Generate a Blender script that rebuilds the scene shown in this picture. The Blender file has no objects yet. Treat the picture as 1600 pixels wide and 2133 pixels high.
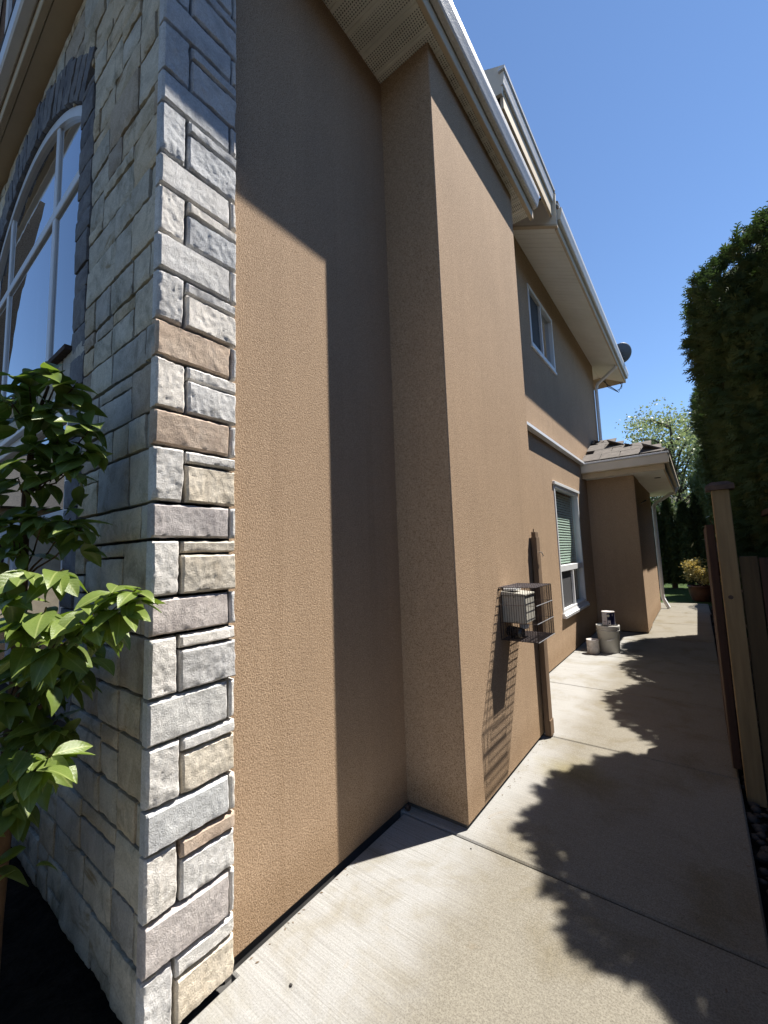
import bpy, math, random
import numpy as np
from mathutils import Vector, Matrix, noise as mn

sc = bpy.context.scene
col = sc.collection
# ------------------------------------------------------------------ camera
cam_d = bpy.data.cameras.new('camera')
cam_d.sensor_fit = 'VERTICAL'; cam_d.sensor_height = 24.0; cam_d.sensor_width = 18.0
cam_d.lens = 9.6254; cam_d.clip_start = 0.02; cam_d.clip_end = 2000
cam = bpy.data.objects.new('camera', cam_d); col.objects.link(cam)
RT = Vector((0.7951, 0.6055, -0.0347)); UPV = Vector((0.0893, -0.0603, 0.9942)); FW = Vector((-0.5999, 0.7936, 0.1020))
m = Matrix((RT, UPV, -FW)).transposed().to_4x4(); m.translation = (0, 0, 1.5)
cam.matrix_world = m
sc.camera = cam
# ------------------------------------------------------------------ world, sun, exposure
SUN = Vector((0.4, 0.614, 1.344)).normalized()
w = bpy.data.worlds.new('World'); sc.world = w; w.use_nodes = True
nt = w.node_tree; bg = nt.nodes['Background']
sky = nt.nodes.new('ShaderNodeTexSky'); sky.sky_type = 'NISHITA'; sky.sun_disc = False
sky.sun_elevation = math.asin(SUN.z); sky.sun_rotation = math.atan2(SUN.x, SUN.y)
sky.air_density = 1.0; sky.dust_density = 0.0; sky.ozone_density = 6.0; sky.altitude = 50
nt.links.new(sky.outputs[0], bg.inputs[0]); bg.inputs[1].default_value = 0.075
sl = bpy.data.lights.new('sun', 'SUN'); sl.energy = 5.0; sl.angle = math.radians(0.53); sl.color = (1.0, 0.95, 0.87)
so = bpy.data.objects.new('sun', sl); col.objects.link(so)
so.rotation_euler = SUN.to_track_quat('Z', 'Y').to_euler(); so.location = (3, 5, 12)
sc.view_settings.view_transform = 'Standard'; sc.view_settings.look = 'None'
sc.view_settings.exposure = 1.2; sc.view_settings.gamma = 1.0
sc.view_settings.use_curve_mapping = False
sc.render.engine = 'CYCLES'
sc.cycles.max_bounces = 10; sc.cycles.diffuse_bounces = 5; sc.cycles.transparent_max_bounces = 16

# ------------------------------------------------------------------ material helpers
def new_mat(name):
    mt = bpy.data.materials.new(name); mt.use_nodes = True
    n = mt.node_tree; b = n.nodes['Principled BSDF']
    return mt, n, b
def N(n, typ, **kw):
    x = n.nodes.new(typ)
    for k, v in kw.items():
        if k.startswith('i_'): x.inputs[k[2:].replace('_', ' ')].default_value = v
        elif k.startswith('n'): pass
        else: setattr(x, k, v)
    return x
def L(n, a, b): n.links.new(a, b)
def ramp(n, fac, stops):
    r = n.nodes.new('ShaderNodeValToRGB'); e = r.color_ramp.elements
    e[0].position, e[0].color = stops[0][0], stops[0][1]
    e[1].position, e[1].color = stops[-1][0], stops[-1][1]
    for p, c in stops[1:-1]:
        q = e.new(p); q.color = c
    L(n, fac, r.inputs[0]); return r.outputs[0]
def c4(c): return (c[0], c[1], c[2], 1)
def tex(n, vec, scale, detail=4, rough=0.6, dist=0):
    t = n.nodes.new('ShaderNodeTexNoise'); t.inputs['Scale'].default_value = scale; t.inputs['Detail'].default_value = detail
    t.inputs['Roughness'].default_value = rough; t.inputs['Distortion'].default_value = dist
    L(n, vec, t.inputs['Vector']); return t.outputs['Fac']
def coords(n, scale=None, kind='Object', rnd=False):
    tc = n.nodes.new('ShaderNodeTexCoord'); v = tc.outputs[kind]
    if rnd:
        oi = n.nodes.new('ShaderNodeObjectInfo'); mm = n.nodes.new('ShaderNodeVectorMath'); mm.operation = 'SCALE'
        cb = n.nodes.new('ShaderNodeCombineXYZ'); L(n, oi.outputs['Random'], cb.inputs[0]); L(n, oi.outputs['Random'], cb.inputs[2])
        L(n, cb.outputs[0], mm.inputs[0]); mm.inputs['Scale'].default_value = 37.0
        ad = n.nodes.new('ShaderNodeVectorMath'); ad.operation = 'ADD'; L(n, v, ad.inputs[0]); L(n, mm.outputs[0], ad.inputs[1]); v = ad.outputs[0]
    if scale:
        mp = n.nodes.new('ShaderNodeMapping'); mp.inputs['Scale'].default_value = scale; L(n, v, mp.inputs[0]); v = mp.outputs[0]
    return v
def mixc(n, fac, a, b, typ='MIX'):
    x = n.nodes.new('ShaderNodeMix'); x.data_type = 'RGBA'; x.blend_type = typ
    for s, v in ((x.inputs[0], fac), (x.inputs[6], a), (x.inputs[7], b)):
        if hasattr(v, 'is_output') or hasattr(v, 'links'): L(n, v, s)
        else: s.default_value = v if not isinstance(v, tuple) or len(v) == 4 else c4(v)
    return x.outputs[2]
def mth(n, op, a, b=None, c=None):
    x = n.nodes.new('ShaderNodeMath'); x.operation = op
    for i, v in enumerate((a, b, c)):
        if v is None: continue
        if hasattr(v, 'links'): L(n, v, x.inputs[i])
        else: x.inputs[i].default_value = v
    return x.outputs[0]
def bump(n, b, h, strength, dist):
    x = n.nodes.new('ShaderNodeBump'); x.inputs['Strength'].default_value = strength; x.inputs['Distance'].default_value = dist
    L(n, h, x.inputs['Height']); L(n, x.outputs[0], b.inputs['Normal'])
def spec(b, s):
    b.inputs['Specular IOR Level'].default_value = s

def simple(name, c1, c2=None, scale=8, rough=0.6, bs=60, bst=0.2, bd=0.002, metallic=0, sp=0.3, stretch=None, rnd=False):
    mt, n, b = new_mat(name)
    v = coords(n, stretch, rnd=rnd)
    c2 = c2 or tuple(x * 0.8 for x in c1)
    L(n, ramp(n, tex(n, v, scale, 6), [(0.3, c4(c1)), (0.7, c4(c2))]), b.inputs['Base Color'])
    b.inputs['Roughness'].default_value = rough; b.inputs['Metallic'].default_value = metallic; spec(b, sp)
    if bst: bump(n, b, tex(n, v, bs, 4), bst, bd)
    return mt

def stucco(name):
    mt, n, b = new_mat(name); v = coords(n)
    big = tex(n, v, 0.9, 5, 0.6); grain = tex(n, v, 190, 3, 0.7); st = tex(n, coords(n, (5, 5, 0.35)), 1.6, 5, 0.6)
    c = ramp(n, grain, [(0.32, (0.20, 0.130, 0.076, 1)), (0.52, (0.435, 0.312, 0.208, 1)), (0.72, (0.59, 0.438, 0.31, 1))])
    c = mixc(n, 0.4, c, ramp(n, big, [(0.3, (0.82, 0.80, 0.78, 1)), (0.7, (1.1, 1.08, 1.06, 1))]), 'MULTIPLY')
    c = mixc(n, 0.3, c, ramp(n, st, [(0.35, (0.84, 0.83, 0.82, 1)), (0.65, (1.05, 1.04, 1.03, 1))]), 'MULTIPLY')
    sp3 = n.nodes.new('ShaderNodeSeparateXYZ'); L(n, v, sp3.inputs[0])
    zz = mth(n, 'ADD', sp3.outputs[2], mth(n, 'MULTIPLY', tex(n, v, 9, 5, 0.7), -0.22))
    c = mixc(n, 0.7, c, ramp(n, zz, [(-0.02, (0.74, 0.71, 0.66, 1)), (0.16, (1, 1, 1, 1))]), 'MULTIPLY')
    rn = tex(n, coords(n, (11, 11, 0.22)), 1.3, 4, 0.55)
    c = mixc(n, 0.45, c, ramp(n, rn, [(0.62, (1, 1, 1, 1)), (0.72, (0.84, 0.82, 0.79, 1))]), 'MULTIPLY')
    L(n, c, b.inputs['Base Color']); b.inputs['Roughness'].default_value = 0.93; spec(b, 0.12)
    v1 = n.nodes.new('ShaderNodeTexVoronoi'); v1.inputs['Scale'].default_value = 130; L(n, v, v1.inputs['Vector'])
    h = mth(n, 'ADD', mth(n, 'MULTIPLY', grain, 1.0), mth(n, 'MULTIPLY', v1.outputs['Distance'], -0.55))
    bump(n, b, h, 0.55, 0.003)
    return mt
def concrete(name):
    mt, n, b = new_mat(name); v = coords(n, rnd=False)
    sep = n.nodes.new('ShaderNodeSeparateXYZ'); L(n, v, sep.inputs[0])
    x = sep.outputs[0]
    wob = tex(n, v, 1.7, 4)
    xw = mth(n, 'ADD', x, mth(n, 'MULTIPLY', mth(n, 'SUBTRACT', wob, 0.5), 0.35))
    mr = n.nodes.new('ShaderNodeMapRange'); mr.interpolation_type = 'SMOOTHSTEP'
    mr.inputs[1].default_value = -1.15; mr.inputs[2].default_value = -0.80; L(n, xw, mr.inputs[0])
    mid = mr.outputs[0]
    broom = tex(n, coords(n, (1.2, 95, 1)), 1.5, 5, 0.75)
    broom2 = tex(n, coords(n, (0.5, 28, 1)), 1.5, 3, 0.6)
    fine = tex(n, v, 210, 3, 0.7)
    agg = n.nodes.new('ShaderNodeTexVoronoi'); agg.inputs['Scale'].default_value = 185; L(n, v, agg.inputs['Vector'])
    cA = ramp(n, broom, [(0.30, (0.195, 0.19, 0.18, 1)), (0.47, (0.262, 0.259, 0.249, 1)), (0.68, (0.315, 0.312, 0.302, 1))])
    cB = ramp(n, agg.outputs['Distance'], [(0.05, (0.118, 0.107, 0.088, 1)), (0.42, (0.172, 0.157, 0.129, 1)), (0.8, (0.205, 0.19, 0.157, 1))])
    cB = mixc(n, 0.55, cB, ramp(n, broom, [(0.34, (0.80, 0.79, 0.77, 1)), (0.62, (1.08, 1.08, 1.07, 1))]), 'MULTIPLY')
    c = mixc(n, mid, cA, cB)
    sp_ = ramp(n, tex(n, v, 150, 4, 0.75), [(0.30, (0.62, 0.60, 0.57, 1)), (0.50, (1, 1, 1, 1)), (0.68, (1.18, 1.17, 1.14, 1))])
    c = mixc(n, 0.8, c, sp_, 'MULTIPLY')
    stain = ramp(n, tex(n, v, 2.4, 6, 0.65, 0.4), [(0.32, (0.76, 0.70, 0.56, 1)), (0.5, (1, 1, 1, 1)), (0.72, (1.08, 1.08, 1.07, 1))])
    c = mixc(n, 0.8, c, stain, 'MULTIPLY')
    rust = ramp(n, tex(n, v, 5.5, 5, 0.6, 0.6), [(0.66, (1, 1, 1, 1)), (0.76, (1.0, 0.88, 0.74, 1))])
    c = mixc(n, 0.6, c, rust, 'MULTIPLY')
    # mossy run-off patch beside the wall (a stain with a shape of its own)
    dv = n.nodes.new('ShaderNodeVectorMath'); dv.operation = 'DISTANCE'; L(n, v, dv.inputs[0]); dv.inputs[1].default_value = (-0.78, 3.05, 0)
    pm = ramp(n, mth(n, 'ADD', dv.outputs['Value'], mth(n, 'MULTIPLY', tex(n, v, 6, 4), 0.35)), [(0.22, (0.86, 0.80, 0.52, 1)), (0.46, (1, 1, 1, 1))])
    c = mixc(n, 0.8, c, pm, 'MULTIPLY')
    L(n, c, b.inputs['Base Color']); b.inputs['Roughness'].default_value = 0.86; spec(b, 0.22)
    h = mth(n, 'ADD', mth(n, 'MULTIPLY', broom, 0.9), mth(n, 'ADD', mth(n, 'MULTIPLY', fine, 0.45), mth(n, 'MULTIPLY', broom2, 0.5)))
    bump(n, b, h, 0.42, 0.003)
    return mt
def stone_mat(name, ca, cb, cc, streak=None, moss=0.0):
    mt, n, b = new_mat(name); v = coords(n, rnd=True)
    a = tex(n, v, 9, 7, 0.62, 0.8); f = tex(n, v, 150, 4, 0.7)
    c = ramp(n, a, [(0.28, c4(cc)), (0.5, c4(ca)), (0.72, c4(cb))])
    oi = n.nodes.new('ShaderNodeObjectInfo')
    c = mixc(n, 0.7, c, ramp(n, oi.outputs['Random'], [(0, (0.80, 0.81, 0.84, 1)), (0.5, (1, 1, 1, 1)), (1, (1.12, 1.06, 0.98, 1))]), 'MULTIPLY')
    c = mixc(n, 0.6, c, ramp(n, f, [(0.3, (0.62, 0.60, 0.58, 1)), (0.6, (1.1, 1.1, 1.1, 1))]), 'MULTIPLY')
    if streak:
        s = tex(n, coords(n, (1, 1, 2.2), rnd=True), 3.0, 6, 0.6, 1.2)
        c = mixc(n, ramp(n, s, [(0.60, (0, 0, 0, 1)), (0.70, (1, 1, 1, 1))]), c, c4(streak))
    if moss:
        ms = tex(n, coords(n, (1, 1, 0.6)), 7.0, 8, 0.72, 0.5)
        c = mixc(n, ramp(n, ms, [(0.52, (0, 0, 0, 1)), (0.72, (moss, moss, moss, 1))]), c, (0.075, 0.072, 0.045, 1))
    L(n, c, b.inputs['Base Color']); b.inputs['Roughness'].default_value = 0.9; spec(b, 0.18)
    h = mth(n, 'ADD', mth(n, 'MULTIPLY', tex(n, v, 60, 8, 0.8, 0.2), 0.9), mth(n, 'MULTIPLY', tex(n, v, 210, 3, 0.75), 1.3))
    bump(n, b, h, 0.62, 0.0055)
    return mt
def leaf_mat(name, c1, c2, scale, trans, rough, sp, tcol, vein=False):
    mt, n, b = new_mat(name); v = coords(n, rnd=True)
    c = ramp(n, tex(n, v, scale, 3), [(0.3, c4(c1)), (0.7, c4(c2))])
    L(n, c, b.inputs['Base Color']); b.inputs['Roughness'].default_value = rough; spec(b, sp)
    if vein:
        tc2 = n.nodes.new('ShaderNodeTexCoord'); s2 = n.nodes.new('ShaderNodeSeparateXYZ'); L(n, tc2.outputs['Object'], s2.inputs[0])
        ay = mth(n, 'ABSOLUTE', s2.outputs[1])
        c2_ = mixc(n, ramp(n, ay, [(0.006, (0.75, 0.75, 0.75, 1)), (0.022, (0, 0, 0, 1))]), c, (0.30, 0.34, 0.12, 1))
        L(n, c2_, b.inputs['Base Color'])
        fr_ = mth(n, 'ABSOLUTE', mth(n, 'SUBTRACT', mth(n, 'FRACT', mth(n, 'MULTIPLY', mth(n, 'SUBTRACT', s2.outputs[0], mth(n, 'MULTIPLY', ay, 0.9)), 9.0)), 0.5))
        bump(n, b, mth(n, 'ADD', mth(n, 'MULTIPLY', fr_, 0.5), mth(n, 'MULTIPLY', tex(n, v, 90, 3), 0.6)), 0.28, 0.004)
    tr = n.nodes.new('ShaderNodeBsdfTranslucent'); tr.inputs[0].default_value = c4(tcol)
    mx = n.nodes.new('ShaderNodeMixShader'); mx.inputs[0].default_value = trans
    out = n.nodes['Material Output']
    L(n, b.outputs[0], mx.inputs[1]); L(n, tr.outputs[0], mx.inputs[2]); L(n, mx.outputs[0], out.inputs[0])
    return mt
def glass_mat(name, tint, rough=0.0, boost=0.03, gain=1.5):
    mt, n, b = new_mat(name); n.nodes.remove(b)
    geo = n.nodes.new('ShaderNodeNewGeometry'); dt = n.nodes.new('ShaderNodeVectorMath'); dt.operation = 'DOT_PRODUCT'
    L(n, geo.outputs['Incoming'], dt.inputs[0]); L(n, geo.outputs['True Normal'], dt.inputs[1])
    cs = mth(n, 'SUBTRACT', 1.0, mth(n, 'ABSOLUTE', dt.outputs['Value']))
    fres = mth(n, 'ADD', mth(n, 'MULTIPLY', mth(n, 'POWER', cs, 5.0), 0.94), 0.06)
    gl = n.nodes.new('ShaderNodeBsdfGlossy'); gl.inputs['Roughness'].default_value = rough; gl.inputs[0].default_value = (0.95, 0.97, 1, 1)
    bpn = n.nodes.new('ShaderNodeBump'); bpn.inputs['Strength'].default_value = 0.06; bpn.inputs['Distance'].default_value = 0.01
    L(n, tex(n, coords(n), 2.5, 2), bpn.inputs['Height']); L(n, bpn.outputs[0], gl.inputs['Normal'])
    tr = n.nodes.new('ShaderNodeBsdfTransparent'); tr.inputs[0].default_value = c4(tint)
    mx = n.nodes.new('ShaderNodeMixShader')
    L(n, mth(n, 'MINIMUM', mth(n, 'ADD', mth(n, 'MULTIPLY', fres, gain), boost), 1.0), mx.inputs[0])
    L(n, tr.outputs[0], mx.inputs[1]); L(n, gl.outputs[0], mx.inputs[2]); L(n, mx.outputs[0], n.nodes['Material Output'].inputs[0])
    return mt
def perf_mat(name, base, dirt):
    mt, n, b = new_mat(name); v = coords(n)
    sep = n.nodes.new('ShaderNodeSeparateXYZ'); L(n, v, sep.inputs[0])
    def cell(o, s): return mth(n, 'SUBTRACT', mth(n, 'FRACT', mth(n, 'MULTIPLY', o, s)), 0.5)
    fx, fy = cell(sep.outputs[0], 62), cell(sep.outputs[1], 62)
    d = mth(n, 'SQRT', mth(n, 'ADD', mth(n, 'MULTIPLY', fx, fx), mth(n, 'MULTIPLY', fy, fy)))
    bandf = mth(n, 'ABSOLUTE', mth(n, 'SUBTRACT', mth(n, 'FRACT', mth(n, 'MULTIPLY', mth(n, 'ADD', sep.outputs[1], 0.35), 1/0.152)), 0.5))
    d = mth(n, 'ADD', d, mth(n, 'GREATER_THAN', bandf, 0.36))
    hole = ramp(n, d, [(0.20, (0.05, 0.05, 0.05, 1)), (0.28, (1, 1, 1, 1))])
    c = ramp(n, tex(n, v, 3, 5), [(0.35, c4(dirt)), (0.6, c4(base))])
    L(n, mixc(n, 1.0, c, hole, 'MULTIPLY'), b.inputs['Base Color']); b.inputs['Roughness'].default_value = 0.5; spec(b, 0.3)
    return mt

MT = dict(
    stucco=stucco('brown_stucco'),
    upper=simple('brown_rough_stucco', (0.27, 0.17, 0.12), (0.13, 0.08, 0.055), 30, 0.95, 60, 0.9, 0.02),
    concrete=concrete('broomed_concrete'),
    soil=simple('dark_soil', (0.028, 0.021, 0.015), (0.010, 0.008, 0.006), 14, 0.95, 40, 0.8, 0.03, sp=0.1),
    grass=simple('lawn_grass', (0.035, 0.06, 0.016), (0.055, 0.085, 0.022), 20, 0.9, 90, 0.8, 0.03, sp=0.1),
    found=simple('foundation', (0.10, 0.095, 0.09), (0.05, 0.05, 0.05), 6, 0.9),
    white=simple('white_vinyl', (0.74, 0.75, 0.76), (0.66, 0.67, 0.68), 5, 0.35, 20, 0.05, 0.002, sp=0.45),
    cream=simple('cream_painted_metal', (0.76, 0.68, 0.55), (0.68, 0.60, 0.48), 4, 0.55, 40, 0.1, 0.002),
    tan=simple('tan_painted_board', (0.60, 0.49, 0.345), (0.52, 0.425, 0.295), 4, 0.65, 50, 0.15, 0.002),
    gutter=simple('weathered_gutter_enamel', (0.66, 0.635, 0.60), (0.50, 0.48, 0.45), 55, 0.42, 120, 0.5, 0.004, sp=0.5),
    soffit=simple('white_soffit_paint', (0.86, 0.85, 0.79), (0.77, 0.755, 0.69), 2.2, 0.6, 30, 0.1, 0.002),
    perf=perf_mat('vented_soffit', (0.78, 0.76, 0.67), (0.64, 0.62, 0.54)),
    shingle=simple('dark_shingle', (0.07, 0.065, 0.06), (0.03, 0.03, 0.03), 25, 0.9, 90, 0.6, 0.004),
    tile=simple('concrete_roof_tile', (0.155, 0.135, 0.12), (0.085, 0.075, 0.068), 12, 0.9, 90, 0.5, 0.005, rnd=True),
    wood=simple('weathered_fir', (0.21, 0.14, 0.085), (0.13, 0.085, 0.055), 6, 0.8, 25, 0.4, 0.004, stretch=(6, 6, 0.6), rnd=True),
    post=simple('pale_treated_post', (0.23, 0.165, 0.085), (0.15, 0.105, 0.055), 5, 0.85, 25, 0.4, 0.004, stretch=(7, 7, 0.5), rnd=True),
    oldboard=simple('olive_weathered_board', (0.075, 0.052, 0.026), (0.045, 0.032, 0.017), 5, 0.85, 25, 0.4, 0.004, stretch=(7, 7, 0.5), rnd=True),
    cap=simple('weathered_cap', (0.10, 0.065, 0.05), (0.035, 0.03, 0.028), 20, 0.9, 60, 0.6, 0.005),
    brownwood=simple('dark_stained_board', (0.055, 0.028, 0.02), (0.03, 0.016, 0.012), 6, 0.8, 30, 0.4, 0.004, stretch=(7, 7, 0.5), rnd=True),
    wire=simple('dark_cage_wire', (0.055, 0.045, 0.05), (0.10, 0.08, 0.075), 60, 0.45, 50, 0, 0, metallic=0.6, sp=0.5),
    steel=simple('galvanised_wire', (0.5, 0.5, 0.5), (0.35, 0.35, 0.35), 40, 0.35, 50, 0, 0, metallic=0.9),
    grey_box=simple('grey_meter_enamel', (0.47, 0.45, 0.39), (0.40, 0.38, 0.33), 6, 0.5),
    white_plastic=simple('white_plastic', (0.72, 0.72, 0.72), (0.62, 0.62, 0.62), 6, 0.4),
    black=simple('black_plastic', (0.012, 0.012, 0.014), (0.02, 0.02, 0.022), 10, 0.25, 50, 0, 0, sp=0.5),
    bucket=simple('white_bucket_plastic', (0.50, 0.49, 0.45), (0.40, 0.39, 0.355), 5, 0.45, 30, 0.1, 0.002),
    splash=simple('paint_smeared_tin', (0.62, 0.58, 0.56), (0.36, 0.33, 0.31), 22, 0.6, 40, 0.4, 0.003),
    paper=simple('pale_label', (0.46, 0.44, 0.47), (0.36, 0.34, 0.37), 60, 0.5, 50, 0, 0),
    navy=simple('navy_label', (0.012, 0.014, 0.05), (0.008, 0.009, 0.03), 6, 0.35, 50, 0, 0),
    ivory=simple('ivory_print', (0.66, 0.64, 0.50), None, 6, 0.5, 50, 0, 0),
    dark_paint=simple('dark_paint', (0.03, 0.02, 0.02), (0.015, 0.01, 0.01), 20, 0.35),
    blind=simple('blind_slat', (0.62, 0.70, 0.64), (0.55, 0.62, 0.57), 5, 0.6, 50, 0, 0),
    curtain=simple('sheer_curtain', (0.30, 0.36, 0.33), (0.22, 0.27, 0.25), 5, 0.9, 50, 0, 0, stretch=(1, 14, 0.2)),
    room=simple('dark_room', (0.05, 0.047, 0.043), None, 3, 0.9, 50, 0, 0),
    glass=glass_mat('window_glass', (0.86, 0.93, 0.89), boost=0.0, gain=0.75),
    glass_dark=glass_mat('dark_window_glass', (0.14, 0.15, 0.17), boost=0.14),
    screen=simple('insect_screen', (0.07, 0.07, 0.075), None, 40, 0.8, 50, 0, 0),
    dish=simple('satellite_dish_enamel', (0.15, 0.17, 0.19), (0.12, 0.135, 0.15), 4, 0.5),
    pot=simple('glazed_pot', (0.10, 0.045, 0.03), (0.05, 0.025, 0.02), 7, 0.45, 40, 0.3, 0.004),
    bark=simple('smooth_brown_bark', (0.17, 0.10, 0.055), (0.08, 0.05, 0.03), 20, 0.85, 60, 0.5, 0.004),
    cedar=leaf_mat('cedar_foliage', (0.036, 0.066, 0.030), (0.095, 0.122, 0.048), 4, 0.28, 0.7, 0.15, (0.045, 0.08, 0.018)),
    camellia=leaf_mat('camellia_leaf', (0.115, 0.165, 0.035), (0.16, 0.205, 0.055), 30, 0.22, 0.30, 0.42, (0.26, 0.40, 0.04), vein=True),
    maple=leaf_mat('golden_maple_leaf', (0.36, 0.30, 0.13), (0.30, 0.26, 0.11), 9, 0.3, 0.6, 0.2, (0.5, 0.36, 0.08)),
    broadleaf=leaf_mat('spring_leaf', (0.16, 0.20, 0.095), (0.24, 0.27, 0.16), 3, 0.3, 0.5, 0.4, (0.30, 0.38, 0.15)),
    twig=simple('tree_bark', (0.08, 0.065, 0.05), (0.04, 0.033, 0.027), 12, 0.9),
    gravel=simple('river_gravel', (0.055, 0.05, 0.046), (0.025, 0.023, 0.022), 18, 0.85, 60, 0.3, 0.004),
    brick=simple('grey_chimney_brick', (0.24, 0.23, 0.23), (0.14, 0.135, 0.14), 9, 0.9, 40, 0.3, 0.005, rnd=True),
    cream_brick=simple('cream_brick', (0.50, 0.42, 0.30), (0.36, 0.30, 0.21), 5, 0.9, 30, 0.5, 0.006),
    siding=simple('pale_siding', (0.33, 0.33, 0.33), (0.26, 0.26, 0.26), 3, 0.8),
    black_cable=simple('black_cable', (0.012, 0.012, 0.012), None, 9, 0.5, 50, 0, 0),
    dry=simple('dry_leaf', (0.16, 0.12, 0.08), (0.10, 0.07, 0.045), 30, 0.8),
    mortar=simple('dark_mortar', (0.06, 0.056, 0.052), (0.03, 0.028, 0.026), 30, 0.95, 90, 0.7, 0.005),
)
STONE = [
    stone_mat('stone_pale_grey', (0.66, 0.645, 0.62), (0.75, 0.735, 0.71), (0.50, 0.485, 0.46)),
    stone_mat('stone_cool_grey', (0.55, 0.56, 0.565), (0.65, 0.655, 0.655), (0.42, 0.425, 0.435)),
    stone_mat('stone_buff', (0.62, 0.56, 0.465), (0.71, 0.655, 0.56), (0.47, 0.41, 0.325)),
    stone_mat('stone_tan', (0.56, 0.44, 0.34), (0.66, 0.545, 0.44), (0.42, 0.32, 0.245)),
    stone_mat('stone_mauve', (0.53, 0.485, 0.465), (0.62, 0.575, 0.55), (0.39, 0.355, 0.345)),
]
FSTONE = [  # moss stains, plus warm shade-side bounce light tinted into the front stones' colour
    stone_mat('mossy_bounce_tint_grey', (0.60, 0.555, 0.455), (0.70, 0.655, 0.555), (0.40, 0.365, 0.29), (0.33, 0.255, 0.15), 0.75),
    stone_mat('mossy_bounce_tint_slate', (0.49, 0.46, 0.405), (0.58, 0.55, 0.49), (0.33, 0.31, 0.265), None, 0.6),
    stone_mat('mossy_bounce_tint_buff', (0.59, 0.505, 0.37), (0.68, 0.60, 0.47), (0.42, 0.35, 0.245), (0.31, 0.21, 0.115), 0.7),
    stone_mat('mossy_bounce_tint_brown', (0.46, 0.39, 0.305), (0.54, 0.47, 0.38), (0.31, 0.255, 0.195), None, 0.6),
]
SLATE = stone_mat('stone_slate_blue', (0.20, 0.20, 0.21), (0.28, 0.28, 0.285), (0.12, 0.12, 0.13))

# ------------------------------------------------------------------ mesh helpers
def link(name, me, parent=None, mats=None):
    o = bpy.data.objects.new(name, me); col.objects.link(o)
    if mats is not None and me is not None and not me.materials:
        for q in (mats if isinstance(mats, (list, tuple)) else [mats]): me.materials.append(q)
    if parent is not None:
        o.parent = parent
        if parent.type == 'EMPTY': o.matrix_parent_inverse = Matrix.Translation(-parent.location)
        elif parent.get('_off'): o.matrix_parent_inverse = Matrix.Translation(-parent.location)
    return o
def mesh(name, vs, fs, smooth=False):
    me = bpy.data.meshes.new(name); me.from_pydata([tuple(v) for v in vs], [], fs); me.update()
    if smooth: me.shade_smooth()
    return me
def quadmesh(name, V, nq, smooth=False):
    """V: (nq*4,3) array of independent quads"""
    me = bpy.data.meshes.new(name)
    me.vertices.add(nq * 4); me.vertices.foreach_set('co', np.ascontiguousarray(V, dtype=np.float32).ravel())
    me.loops.add(nq * 4); me.loops.foreach_set('vertex_index', np.arange(nq * 4, dtype=np.int32))
    me.polygons.add(nq); me.polygons.foreach_set('loop_start', np.arange(0, nq * 4, 4, dtype=np.int32))
    me.polygons.foreach_set('loop_total', np.full(nq, 4, dtype=np.int32))
    me.update(calc_edges=True); me.validate()
    return me
def empty(name, loc, label=None, cat=None, group=None):
    o = bpy.data.objects.new(name, None); col.objects.link(o); o.location = loc; o.empty_display_size = 0.1
    if label: o['label'] = label
    if cat: o['category'] = cat
    if group: o['group'] = group
    return o
def tag(o, label, cat, group=None, kind=None):
    if label: o['label'] = label
    if cat: o['category'] = cat
    if group: o['group'] = group
    if kind: o['kind'] = kind
    return o
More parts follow.
